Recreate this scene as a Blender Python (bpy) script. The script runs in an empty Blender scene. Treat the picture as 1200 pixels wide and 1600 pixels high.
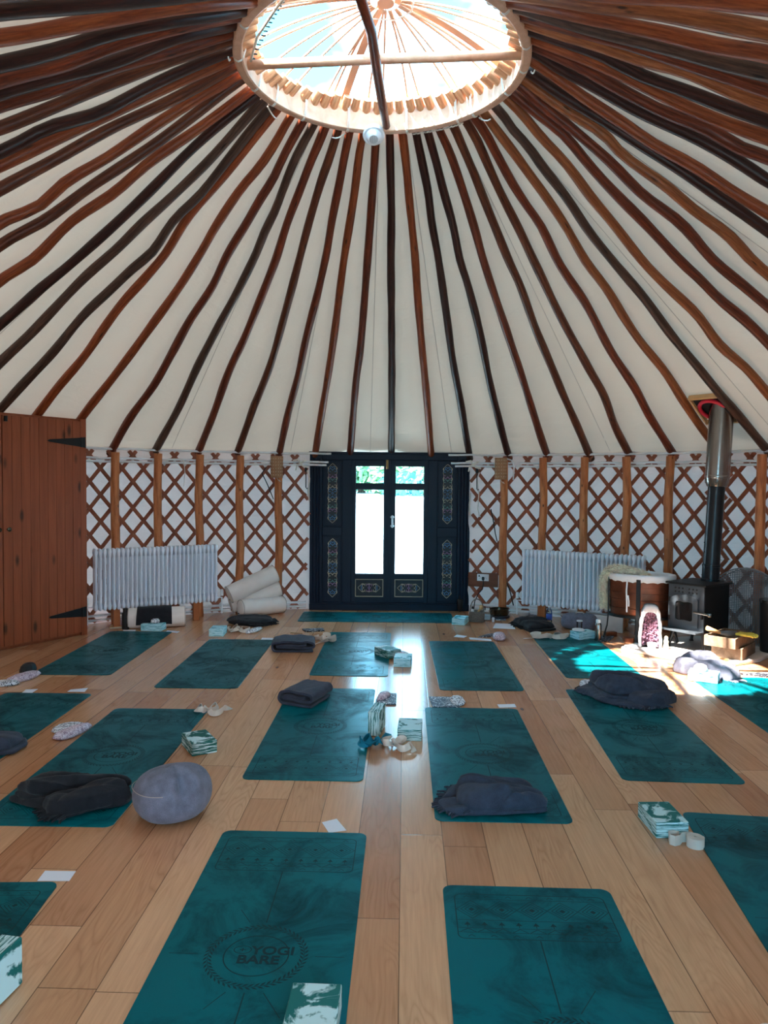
import bpy, bmesh, math, random
from mathutils import Vector, Matrix, noise
PI = math.pi
S = bpy.context.scene
COL = S.collection
rnd = random.Random(11)
sin, cos, rad = math.sin, math.cos, math.radians


def lerp(a, b, t):
    return a + (b - a) * t


def lin(c):
    c = c / 255.0
    return c / 12.92 if c <= 0.04045 else ((c + 0.055) / 1.055) ** 2.4


def rgb(r, g, b):
    return (lin(r), lin(g), lin(b), 1.0)


# ------------------------------------------------------------------ objects
def tag(o, label=None, cat=None, group=None, kind=None):
    if label: o['label'] = label
    if cat: o['category'] = cat
    if group: o['group'] = group
    if kind: o['kind'] = kind
    return o


def thing(name, label, cat, loc=(0, 0, 0), rz=0.0, group=None, kind=None):
    o = bpy.data.objects.new(name, None)
    o.empty_display_size = 0.1
    COL.objects.link(o)
    o.location = loc
    o.rotation_euler = (0, 0, rz)
    return tag(o, label, cat, group, kind)


def copy_tree(o, parent=None):
    c = o.copy()
    COL.objects.link(c)
    c.parent = parent
    for ch in list(o.children):
        copy_tree(ch, c)
    return c


class MB:
    """collects shapes and links them as ONE mesh object"""
    def __init__(s):
        s.v, s.f, s.m, s.uv = [], [], [], []

    def add(s, vs, fs, mi=0, uvs=None):
        b = len(s.v)
        s.v.extend([tuple(v) for v in vs])
        for i, f in enumerate(fs):
            s.f.append([b + k for k in f])
            s.m.append(mi)
            s.uv.append(uvs[i] if uvs else None)

    def box(s, c, d, rz=0.0, mi=0, M=None):
        hx, hy, hz = d[0] / 2, d[1] / 2, d[2] / 2
        R = Matrix.Rotation(rz, 4, 'Z')
        vs = []
        for z in (-hz, hz):
            for x, y in ((-hx, -hy), (hx, -hy), (hx, hy), (-hx, hy)):
                p = R @ Vector((x, y, z)) + Vector(c)
                vs.append(M @ p if M else p)
        s.add(vs, [(3, 2, 1, 0), (4, 5, 6, 7), (0, 1, 5, 4), (1, 2, 6, 5), (2, 3, 7, 6), (3, 0, 4, 7)], mi)

    def prism(s, poly, z0, z1, mi=0, M=None):
        n = len(poly)
        vs = [Vector((x, y, z0)) for x, y in poly] + [Vector((x, y, z1)) for x, y in poly]
        if M: vs = [M @ v for v in vs]
        fs = [tuple(range(n - 1, -1, -1)), tuple(range(n, 2 * n))]
        fs += [(i, (i + 1) % n, n + (i + 1) % n, n + i) for i in range(n)]
        s.add(vs, fs, mi)

    def loft(s, rings, mi=0, closed=True, cap0=True, cap1=True):
        n = len(rings[0])
        vs = [p for r in rings for p in r]
        fs = []
        for i in range(len(rings) - 1):
            for j in range(n if closed else n - 1):
                k = (j + 1) % n
                fs.append((i * n + j, i * n + k, (i + 1) * n + k, (i + 1) * n + j))
        if cap0: fs.append(tuple(range(n - 1, -1, -1)))
        if cap1: fs.append(tuple(range((len(rings) - 1) * n, len(rings) * n)))
        s.add(vs, fs, mi)

    def lathe(s, prof, n=24, M=None, mi=0, c=(0, 0, 0), sx=1.0, sy=1.0):
        rings = []
        for r, z in prof:
            ring = []
            for j in range(n):
                a = 2 * PI * j / n
                p = Vector((c[0] + sx * r * cos(a), c[1] + sy * r * sin(a), c[2] + z))
                ring.append(M @ p if M else p)
            rings.append(ring)
        s.loft(rings, mi)

    def tube(s, path, r, n=8, mi=0, caps=True, up=None):
        P = [Vector(p) for p in path]
        m = len(P)
        R = r if isinstance(r, (list, tuple)) else [r] * m
        T = []
        for i in range(m):
            t = P[min(i + 1, m - 1)] - P[max(i - 1, 0)]
            T.append(t.normalized() if t.length > 1e-9 else Vector((0, 0, 1)))
        u = Vector(up) if up else (Vector((0, 0, 1)) if abs(T[0].z) < 0.9 else Vector((1, 0, 0)))
        u = (u - T[0] * u.dot(T[0])).normalized()
        vs, L = [], [0.0]
        for i in range(m):
            if i:
                u = u - T[i] * u.dot(T[i])
                u = u.normalized() if u.length > 1e-6 else T[i].orthogonal().normalized()
                L.append(L[-1] + (P[i] - P[i - 1]).length)
            w = T[i].cross(u)
            for j in range(n):
                a = 2 * PI * j / n
                vs.append(P[i] + (u * cos(a) + w * sin(a)) * R[i])
        fs, uv = [], []
        for i in range(m - 1):
            for j in range(n):
                k = (j + 1) % n
                fs.append((i * n + j, i * n + k, (i + 1) * n + k, (i + 1) * n + j))
                uv.append([(j / n, L[i]), ((j + 1) / n, L[i]), ((j + 1) / n, L[i + 1]), (j / n, L[i + 1])])
        if caps:
            fs.append(tuple(range(n - 1, -1, -1)))
            uv.append([(0.5, 0.0)] * n)
            fs.append(tuple(range((m - 1) * n, m * n)))
            uv.append([(0.5, L[-1])] * n)
        s.add(vs, fs, mi, uv)

    def ribbon(s, path, wdir, width, thick, mi=0):
        """flat webbing along path; wdir: one width direction per point"""
        P = [Vector(p) for p in path]
        m = len(P)
        vs = []
        for i in range(m):
            t = (P[min(i + 1, m - 1)] - P[max(i - 1, 0)]).normalized()
            w = Vector(wdir[i])
            w = (w - t * w.dot(t)).normalized()
            q = t.cross(w)
            for a, b in ((-1, -1), (1, -1), (1, 1), (-1, 1)):
                vs.append(P[i] + w * a * width / 2 + q * b * thick / 2)
        fs = []
        for i in range(m - 1):
            for j in range(4):
                k = (j + 1) % 4
                fs.append((i * 4 + j, i * 4 + k, (i + 1) * 4 + k, (i + 1) * 4 + j))
        fs += [(3, 2, 1, 0), tuple(range((m - 1) * 4, m * 4))]
        s.add(vs, fs, mi)

    def build(s, name, mats, parent=None, smooth=False, bevel=0.0, seg=2, sub=0, angle=None):
        me = bpy.data.meshes.new(name)
        me.from_pydata(s.v, [], s.f)
        mats = mats if isinstance(mats, (list, tuple)) else [mats]
        for m in mats: me.materials.append(m)
        me.polygons.foreach_set('material_index', s.m)
        if any(u is not None for u in s.uv):
            lay = me.uv_layers.new(name='UVMap')
            for p, u in zip(me.polygons, s.uv):
                if u:
                    for k, li in enumerate(p.loop_indices): lay.data[li].uv = u[k]
        if smooth:
            me.polygons.foreach_set('use_smooth', [True] * len(me.polygons))
            if angle: me.set_sharp_from_angle(angle=rad(angle))
        me.update()
        o = bpy.data.objects.new(name, me)
        COL.objects.link(o)
        if parent: o.parent = parent
        if bevel:
            b = o.modifiers.new('bevel', 'BEVEL')
            b.width = bevel; b.segments = seg; b.limit_method = 'ANGLE'; b.angle_limit = rad(40)
        if sub:
            b = o.modifiers.new('sub', 'SUBSURF'); b.levels = sub; b.render_levels = sub
        return o


# ---------------------------------------------------------------- materials
class NT:
    def __init__(s, name):
        s.mat = bpy.data.materials.new(name)
        s.mat.use_nodes = True
        s.t = s.mat.node_tree
        s.t.nodes.clear()
        s.out = s.t.nodes.new('ShaderNodeOutputMaterial')

    def n(s, typ, ins=None, **props):
        o = s.t.nodes.new('ShaderNode' + typ)
        for k, v in props.items(): setattr(o, k, v)
        for k, v in (ins or {}).items():
            sock = o.inputs[k]
            if isinstance(v, bpy.types.NodeSocket): s.t.links.new(v, sock)
            else: sock.default_value = v
        return o

    def math(s, op, a, b=0.0, c=0.0):
        return s.n('Math', {0: a, 1: b, 2: c}, operation=op).outputs[0]

    def mix(s, f, a, b, mode='MIX'):
        o = s.n('Mix', {0: f, 6: a, 7: b}, data_type='RGBA', blend_type=mode)
        return o.outputs[2]

    def ramp(s, f, stops):
        o = s.n('ValToRGB', {0: f})
        e = o.color_ramp.elements
        while len(e) < len(stops): e.new(0.5)
        for i, (p, c) in enumerate(stops):
            e[i].position = p
            e[i].color = c if len(c) == 4 else (*c, 1)
        return o.outputs[0]

    def pr(s, **kw):
        names = dict(col='Base Color', rough='Roughness', metal='Metallic', spec='Specular IOR Level', normal='Normal',
                     coat='Coat Weight', coatr='Coat Roughness', sheen='Sheen Weight', trans='Transmission Weight', ior='IOR', alpha='Alpha', sheenr='Sheen Roughness')
        return s.n('BsdfPrincipled', {names[k]: v for k, v in kw.items()})

    def bump(s, h, strength=0.3, dist=0.01):
        return s.n('Bump', {'Height': h, 'Strength': strength, 'Distance': dist}).outputs[0]

    def done(s, sh):
        s.t.links.new(sh.outputs[0], s.out.inputs[0])
        return s.mat


def coords(t, kind, scale=(1, 1, 1), rot=(0, 0, 0), loc=(0, 0, 0)):
    c = t.n('TexCoord').outputs[kind]
    return t.n('Mapping', {'Vector': c, 'Scale': scale, 'Rotation': rot, 'Location': loc}).outputs[0]


def plain(name, c, rough=0.5, metal=0.0, var=0.0, vscale=8.0, bump=0.0, bscale=60.0, spec=0.5, sheen=0.0, coat=0.0):
    t = NT(name)
    co = t.n('TexCoord').outputs['Object']
    col = c
    if var:
        nz = t.n('TexNoise', {'Vector': co, 'Scale': vscale, 'Detail': 4.0}).outputs[0]
        dk = tuple(x * (1 - var) for x in c[:3]) + (1,)
        lt = tuple(min(1, x * (1 + var)) for x in c[:3]) + (1,)
        col = t.ramp(nz, [(0.3, dk), (0.7, lt)])
    kw = dict(col=col, rough=rough, metal=metal, spec=spec, sheen=sheen, coat=coat)
    if bump:
        nb = t.n('TexNoise', {'Vector': co, 'Scale': bscale, 'Detail': 3.0}).outputs[0]
        kw['normal'] = t.bump(nb, bump, 0.005)
    return t.done(t.pr(**kw))


def wood(name, c1, c2, kind='Object', scale=(20, 20, 2), rough=0.45, knots=0.0, kscale=(6, 6, 2.2), spec=0.4, var=0.25, dark=None):
    """grain runs along the axis with the small scale"""
    t = NT(name)
    v = coords(t, kind, scale)
    g = t.n('TexNoise', {'Vector': v, 'Scale': 1.0, 'Detail': 6.0, 'Roughness': 0.65, 'Distortion': 0.4}).outputs[0]
    if kind == 'UV':
        g3 = t.n('TexNoise', {'Vector': coords(t, kind, (scale[0] * 5, scale[1] * 5, 1)), 'Scale': 1.0, 'Detail': 3.0}).outputs[0]
        g = t.math('ADD', t.math('MULTIPLY', g, 0.7), t.math('MULTIPLY', g3, 0.3))
    col = t.ramp(g, [(0.34, tuple(x * 0.6 for x in c1[:3])), (0.46, c1), (0.64, c2)] if kind == 'UV' else [(0.28, c1), (0.72, c2)])
    rn = t.n('ObjectInfo').outputs['Random']
    val = t.math('MULTIPLY_ADD', rn, var, 1 - var / 2)
    col = t.n('HueSaturation', {'Hue': 0.5, 'Saturation': 1.0, 'Value': val, 'Fac': 1.0, 'Color': col}).outputs[0]
    if knots:
        kv = t.n('VectorMath', {0: coords(t, kind, kscale), 1: t.n('Combine' + 'XYZ', {0: t.math('MULTIPLY', rn, 37.0), 1: t.math('MULTIPLY', rn, 91.0)}).outputs[0]}, operation='ADD').outputs[0]
        k = t.n('TexVoronoi', {'Vector': kv, 'Scale': 1.0}, feature='F1').outputs[0]
        km = t.n('MapRange', {0: k, 1: knots * 0.4, 2: knots, 3: 1.0, 4: 0.0}).outputs[0]
        col = t.mix(km, col, dark or tuple(x * 0.18 for x in c1[:3]) + (1,))
    nb = t.bump(g, 0.25, 0.004)
    return t.done(t.pr(col=col, rough=rough, spec=spec, normal=nb))


M = {}
# pole barks (grain along UV v), named by what the eye calls them
POLE_COL = {
    'dark brown': (rgb(46, 20, 15), rgb(82, 38, 27)),
    'reddish brown': (rgb(98, 41, 22), rgb(150, 68, 38)),
    'orange brown': (rgb(138, 62, 30), rgb(182, 96, 52)),
    'mid brown': (rgb(86, 42, 26), rgb(134, 72, 42)),
    'greyish brown': (rgb(74, 50, 40), rgb(114, 80, 64)),
    'honey brown': (rgb(142, 76, 40), rgb(186, 112, 66)),
}
for k_, (a_, b_) in POLE_COL.items():
    M[k_] = wood('bark ' + k_, tuple(x * 0.8 for x in a_[:3]) + (1,), tuple(x * 0.8 for x in b_[:3]) + (1,), 'UV', (14, 3.0, 1), rough=0.42, knots=0.15, kscale=(4, 3.2, 1), spec=0.32, var=0.25)
M['post'] = wood('pine post', rgb(176, 102, 56), rgb(210, 136, 84), 'UV', (10, 2, 1), rough=0.5, knots=0.12, kscale=(3, 5, 1), var=0.12)
M['lath'] = wood('lattice lath', rgb(128, 66, 44), rgb(166, 96, 66), 'Object', (9, 9, 9), rough=0.55, var=0.1)
M['pine'] = wood('cupboard pine', rgb(132, 66, 38), rgb(168, 88, 54), 'Object', (14, 14, 0.9), rough=0.42, knots=0.2, kscale=(7, 7, 2.6), var=0.06, dark=rgb(74, 36, 18))
M['crown'] = wood('crown ring wood', rgb(196, 146, 116), rgb(226, 180, 150), 'Object', (9, 9, 9), rough=0.45, var=0.05)
M['stick'] = wood('crown stick wood', rgb(206, 160, 130), rgb(232, 194, 164), 'UV', (6, 2, 1), rough=0.5, var=0.1)
M['sun_painted'] = wood('peeled pole end', rgb(190, 132, 92), rgb(226, 174, 132), 'UV', (6, 3, 1), rough=0.5, var=0.1)  # pole stubs coloured lighter to carry the sun on them, with pale cut ends
M['crate'] = wood('weathered crate wood', rgb(92, 74, 58), rgb(146, 122, 100), 'Object', (16, 16, 16), rough=0.8, var=0.1)
M['brownboard'] = wood('brown board', rgb(96, 52, 32), rgb(124, 70, 44), 'Object', (3, 3, 30), rough=0.5, var=0.0)


def mat_floor():
    t = NT('oak floor boards')
    P = t.n('TexCoord').outputs['Object']
    v = t.n('Mapping', {'Vector': P, 'Rotation': (0, 0, rad(1.55))}).outputs[0]
    x, y, z = [t.n('SeparateXYZ', {0: v}).outputs[i] for i in range(3)]
    W = 0.1915
    xi = t.math('DIVIDE', t.math('SUBTRACT', x, 0.187), W)
    i = t.math('FLOOR', xi)
    fx = t.math('SUBTRACT', xi, i)
    r1 = t.n('TexWhiteNoise', {1: i}, noise_dimensions='1D').outputs[0]
    yj = t.math('ADD', t.math('DIVIDE', y, 1.9), t.math('MULTIPLY', r1, 7.3))
    j = t.math('FLOOR', yj)
    fy = t.math('SUBTRACT', yj, j)
    idv = t.n('CombineXYZ', {0: i, 1: j}).outputs[0]
    wn = t.n('TexWhiteNoise', {0: idv}, noise_dimensions='2D')
    r2 = wn.outputs[0]
    # seams
    ex = t.math('MULTIPLY', t.math('MINIMUM', fx, t.math('SUBTRACT', 1.0, fx)), W)
    ey = t.math('MULTIPLY', t.math('MINIMUM', fy, t.math('SUBTRACT', 1.0, fy)), 1.9)
    e = t.math('MINIMUM', ex, ey)
    seam = t.n('MapRange', {0: e, 1: 0.0008, 2: 0.0026, 3: 1.0, 4: 0.0}).outputs[0]
    # grain, shifted per board
    off = t.n('VectorMath', {0: wn.outputs[1], 'Scale': 40.0}, operation='SCALE').outputs[0]
    gv = t.n('VectorMath', {0: v, 1: off}, operation='ADD').outputs[0]
    g1v = t.n('Mapping', {'Vector': gv, 'Scale': (70, 3.0, 1)}).outputs[0]
    g1 = t.n('TexNoise', {'Vector': g1v, 'Scale': 1.0, 'Detail': 5.0, 'Roughness': 0.65}).outputs[0]
    g2v = t.n('Mapping', {'Vector': gv, 'Scale': (6.0, 0.75, 1)}).outputs[0]
    n2 = t.n('TexNoise', {'Vector': g2v, 'Scale': 1.0, 'Detail': 2.5, 'Roughness': 0.45, 'Distortion': 0.5}).outputs[0]
    rings = t.math('ABSOLUTE', t.math('SINE', t.math('MULTIPLY', n2, 62.0)))
    rings = t.math('POWER', rings, 0.6)
    ringmask = t.n('TexNoise', {'Vector': gv, 'Scale': 2.2, 'Detail': 1.0}).outputs[0]
    ringmask = t.n('MapRange', {0: ringmask, 1: 0.4, 2: 0.62, 3: 0.0, 4: 0.55}).outputs[0]
    base = t.ramp(r2, [(0.0, rgb(190, 132, 95)), (0.5, rgb(206, 151, 111)), (1.0, rgb(222, 171, 131))])
    col = t.mix(t.n('MapRange', {0: g1, 1: 0.35, 2: 0.75, 3: 0.0, 4: 0.5}).outputs[0], base, t.mix(1.0, base, (0.62, 0.56, 0.5, 1), 'MULTIPLY'))
    dk = t.mix(1.0, base, (0.6, 0.5, 0.42, 1), 'MULTIPLY')
    col = t.mix(t.math('MULTIPLY', ringmask, t.math('SUBTRACT', 1.0, rings)), col, dk)
    kv = t.n('TexVoronoi', {'Vector': t.n('Mapping', {'Vector': v, 'Scale': (3.1, 1.15, 1)}).outputs[0], 'Scale': 1.0}).outputs[0]
    km = t.n('MapRange', {0: kv, 1: 0.02, 2: 0.055, 3: 0.9, 4: 0.0}).outputs[0]
    col = t.mix(km, col, rgb(52, 30, 18))
    col = t.mix(t.math('MULTIPLY', seam, 0.75), col, rgb(48, 27, 16))
    hgt = t.math('SUBTRACT', t.math('MULTIPLY', g1, 0.25), seam)
    nb = t.bump(hgt, 0.12, 0.002)
    rg = t.n('MapRange', {0: g1, 1: 0.2, 2: 0.8, 3: 0.15, 4: 0.25}).outputs[0]
    return t.done(t.pr(col=col, rough=rg, spec=0.7, normal=nb))


def mat_canvas(name, col, trans, tcol, wr=0.35):
    t = NT(name)
    P = t.n('TexCoord').outputs['Object']
    v = t.n('Mapping', {'Vector': P, 'Scale': (3.5, 3.5, 9.0)}).outputs[0]
    a = t.n('TexNoise', {'Vector': v, 'Scale': 1.0, 'Detail': 4.0, 'Distortion': 0.6}).outputs[0]
    b = t.n('TexNoise', {'Vector': P, 'Scale': 260.0, 'Detail': 1.0}).outputs[0]
    nb = t.bump(t.math('ADD', a, t.math('MULTIPLY', b, 0.04)), wr, 0.03)
    st = t.n('TexNoise', {'Vector': P, 'Scale': 1.3, 'Detail': 3.0}).outputs[0]
    c = t.mix(t.n('MapRange', {0: st, 1: 0.45, 2: 0.75, 3: 0.0, 4: 0.18}).outputs[0], col, tuple(x * 0.72 for x in col[:3]) + (1,))
    d = t.n('BsdfDiffuse', {'Color': c, 'Normal': nb})
    tr = t.n('BsdfTranslucent', {'Color': tcol, 'Normal': nb})
    return t.done(t.n('MixShader', {0: trans, 1: d.outputs[0], 2: tr.outputs[0]}))


def mat_block(name, white, green, bias=0.5):
    """foam poured in layers: stripes on the sides, marbled swirls where the cut meets a layer"""
    t = NT(name)
    P = t.n('TexCoord').outputs['Object']
    rn = t.n('ObjectInfo').outputs['Random']
    sh = t.n('CombineXYZ', {0: t.math('MULTIPLY', rn, 17.0), 1: t.math('MULTIPLY', rn, 31.0), 2: t.math('MULTIPLY', rn, 5.0)}).outputs[0]
    v = t.n('VectorMath', {0: P, 1: sh}, operation='ADD').outputs[0]
    w = t.n('TexNoise', {'Vector': t.n('Mapping', {'Vector': v, 'Scale': (9, 9, 170)}).outputs[0], 'Scale': 1.0, 'Detail': 4.0, 'Roughness': 0.6, 'Distortion': 0.7}).outputs[0]
    f = t.n('MapRange', {0: w, 1: 0.32, 2: 0.68, 3: 0.0, 4: 1.0}).outputs[0]
    mid = tuple(lerp(a, b, 0.45) for a, b in zip(white, green))
    col = t.ramp(f, [(max(0.02, bias - 0.10), green), (bias, mid), (min(0.98, bias + 0.08), white)])
    return t.done(t.pr(col=col, rough=0.6, spec=0.3))


def mat_yoga():
    t = NT('teal rubber mat')
    P = t.n('TexCoord').outputs['Object']
    rn = t.n('ObjectInfo').outputs['Random']
    sh = t.n('CombineXYZ', {0: t.math('MULTIPLY', rn, 23.0), 1: t.math('MULTIPLY', rn, 57.0)}).outputs[0]
    v = t.n('VectorMath', {0: P, 1: sh}, operation='ADD').outputs[0]
    a = t.n('TexNoise', {'Vector': v, 'Scale': 3.2, 'Detail': 7.0, 'Roughness': 0.7, 'Distortion': 0.8}).outputs[0]
    m = t.n('MapRange', {0: a, 1: 0.46, 2: 0.66, 3: 0.0, 4: 0.75}).outputs[0]
    col = t.mix(m, rgb(0, 98, 106), rgb(0, 30, 38))
    b = t.n('TexNoise', {'Vector': v, 'Scale': 900.0, 'Detail': 1.0}).outputs[0]
    rg = t.math('MULTIPLY_ADD', m, 0.22, 0.30)
    return t.done(t.pr(col=col, rough=rg, spec=0.07, normal=t.bump(b, 0.15, 0.001)))


def mat_wool(name, c):
    t = NT(name)
    P = t.n('TexCoord').outputs['Object']
    a = t.n('TexNoise', {'Vector': P, 'Scale': 420.0, 'Detail': 2.0}).outputs[0]
    b = t.n('TexNoise', {'Vector': P, 'Scale': 22.0, 'Detail': 4.0}).outputs[0]
    f = t.math('MULTIPLY_ADD', a, 0.6, t.math('MULTIPLY', b, 0.5))
    col = t.ramp(f, [(0.35, tuple(x * 0.6 for x in c[:3]) + (1,)), (0.75, tuple(min(1, x * 1.35) for x in c[:3]) + (1,))])
    return t.done(t.pr(col=col, rough=0.9, spec=0.15, sheen=0.1, normal=t.bump(f, 0.5, 0.004)))


def mat_print(name, base, ink, scale=30.0, thr=0.5):
    t = NT(name)
    P = t.n('TexCoord').outputs['Object']
    a = t.n('TexNoise', {'Vector': P, 'Scale': scale, 'Detail': 2.0, 'Distortion': 1.5}).outputs[0]
    b = t.math('ABSOLUTE', t.math('SUBTRACT', a, 0.5))
    col = t.ramp(b, [(thr * 0.1, ink), (thr * 0.16, base)])
    return t.done(t.pr(col=col, rough=0.6))


def mat_glass():
    """a thin clear pane: clear straight on, mirror-like at a glancing angle"""
    t = NT('window glass')
    fr = t.n('Fresnel', {'IOR': 1.5}).outputs[0]
    a = t.n('BsdfTransparent', {'Color': (0.96, 0.98, 0.98, 1)})
    b = t.n('BsdfGlossy', {'Color': (1, 1, 1, 1), 'Roughness': 0.03})
    return t.done(t.n('MixShader', {0: fr, 1: a.outputs[0], 2: b.outputs[0]}))


M['floor'] = mat_floor()
M['roofcanvas'] = mat_canvas('roof canvas', rgb(216, 206, 193), 0.016, rgb(240, 220, 200))
M['wallcanvas'] = mat_canvas('wall canvas', rgb(212, 198, 196), 0.03, rgb(240, 214, 206), 0.45)
M['block'] = mat_block('marbled foam', rgb(196, 226, 228), rgb(8, 104, 100), 0.45)
M['blockpale'] = mat_block('pale marbled foam', rgb(184, 232, 244), rgb(50, 156, 172), 0.34)
M['blockgreen'] = mat_block('green marbled foam', rgb(204, 226, 226), rgb(2, 92, 84), 0.58)
M['yoga'] = mat_yoga()
M['engrave'] = plain('mat engraving', rgb(1, 46, 51), 0.6, spec=0.2)
M['wool'] = mat_wool('charcoal wool', rgb(58, 63, 78))
M['wooldark'] = mat_wool('dark wool', rgb(34, 35, 40))
M['woolblue'] = mat_wool('slate wool', rgb(52, 58, 74))
M['linen'] = mat_wool('grey linen', rgb(110, 113, 130))
M['bolster'] = plain('cream cotton', rgb(236, 228, 222), 0.85, var=0.04, bump=0.2, bscale=300, spec=0.2)
M['seam'] = plain('cotton seam', rgb(168, 158, 152), 0.9)
M['strap'] = plain('cream webbing', rgb(216, 202, 190), 0.8, bump=0.4, bscale=500, spec=0.2)
M['strapteal'] = plain('teal webbing', rgb(22, 118, 142), 0.7, bump=0.4, bscale=500, spec=0.2)
M['paper'] = plain('white paper', rgb(226, 230, 240), 0.7)
M['print'] = mat_print('printed leaflet', rgb(226, 228, 234), rgb(30, 32, 44), 38.0, 1.0)
M['printlines'] = mat_print('line print', rgb(214, 222, 230), rgb(70, 84, 104), 30.0, 0.9)
M['pillowpink'] = mat_print('pink print cotton', rgb(226, 206, 216), rgb(150, 120, 140), 40.0, 0.35)
M['pillowwhite'] = mat_print('white print cotton', rgb(232, 234, 240), rgb(60, 66, 84), 26.0, 0.3)
M['navy'] = plain('navy door paint', rgb(0, 18, 40), 0.42, var=0.2, vscale=5, bump=0.08, bscale=40, spec=0.2)
M['navydark'] = plain('dark navy paint', rgb(2, 8, 16), 0.45, spec=0.4)
M['gold'] = plain('dull brass', rgb(150, 120, 76), 0.4, 0.8)
M['cream'] = plain('cream paint', rgb(204, 192, 168), 0.6)
M['oblue'] = plain('blue paint', rgb(88, 148, 200), 0.6)
M['opink'] = plain('pink paint', rgb(178, 128, 180), 0.6)
M['oteal'] = plain('teal paint', rgb(108, 168, 160), 0.6)
M['black'] = plain('black iron', rgb(22, 22, 24), 0.5, 0.3)
M['blackm'] = plain('matt black', rgb(14, 15, 18), 0.6)
M['enamel'] = plain('white radiator enamel', rgb(228, 234, 244), 0.35, spec=0.5)
M['whiteplastic'] = plain('white plastic', rgb(228, 232, 236), 0.4)
M['rope'] = plain('white cord', rgb(222, 216, 206), 0.85)
M['stovebody'] = plain('black stove steel', rgb(16, 17, 19), 0.5, 0.4)
M['stovefront'] = plain('grey stove front', rgb(78, 86, 94), 0.42, 0.5, var=0.08)
M['steel'] = plain('stainless steel', rgb(150, 146, 142), 0.22, 1.0, bump=0.05, bscale=18)
M['flue'] = plain('black flue enamel', rgb(16, 24, 30), 0.35, 0.2)
M['sootglass'] = plain('sooty stove glass', rgb(26, 24, 24), 0.12, var=0.6, vscale=14)
M['copper'] = plain('aged copper', rgb(126, 74, 54), 0.38, 0.75, var=0.25, vscale=9, bump=0.15, bscale=14)
M['cloth'] = plain('white cloth', rgb(226, 232, 238), 0.85, bump=0.2, bscale=90)
M['fleece'] = plain('sheepskin', rgb(255, 236, 216), 0.95, var=0.18, vscale=18, sheen=0.3)
M['slab'] = plain('pale stone slab', rgb(214, 208, 204), 0.6, var=0.1, vscale=9, bump=0.3, bscale=25)
M['geodeskin'] = plain('geode skin', rgb(206, 206, 210), 0.6, var=0.12, vscale=20, bump=0.4, bscale=40)
M['geodecap'] = plain('grey rock', rgb(112, 114, 118), 0.8, var=0.2, bump=0.5, bscale=40)
M['amethyst'] = plain('amethyst', rgb(126, 90, 108), 0.15, var=0.45, vscale=26, spec=0.7)
M['mesh'] = plain('grey wire mesh', rgb(140, 142, 146), 0.4, 0.8)
M['wicker'] = plain('grey wicker', rgb(120, 108, 98), 0.8, var=0.3, vscale=60)
M['bronze'] = plain('dark bronze', rgb(84, 74, 60), 0.25, 0.9, var=0.2)
M['glass'] = mat_glass()
M['red'] = plain('red silicone', rgb(216, 34, 60), 0.5)
M['yellow'] = plain('yellow suede', rgb(214, 200, 84), 0.9)
M['tan'] = plain('tan wood', rgb(206, 160, 108), 0.6, var=0.15)
M['lampshade'] = plain('woven brown shade', rgb(164, 124, 92), 0.8, var=0.15, vscale=40)
M['lamphole'] = plain('pale weave', rgb(226, 206, 178), 0.8)
M['lawn'] = plain('pale dry grass', rgb(196, 216, 222), 0.95, var=0.1, vscale=1.5)
M['leafy'] = plain('hedge leaves', rgb(112, 158, 118), 0.8, var=0.4, vscale=3)
M['trunk'] = plain('tree bark', rgb(90, 72, 58), 0.9)
M['darkblue'] = plain('dark blue ceramic', rgb(20, 24, 40), 0.35)
M['clear'] = M['glass']
M['label'] = plain('blue label', rgb(60, 90, 170), 0.5)
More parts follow.
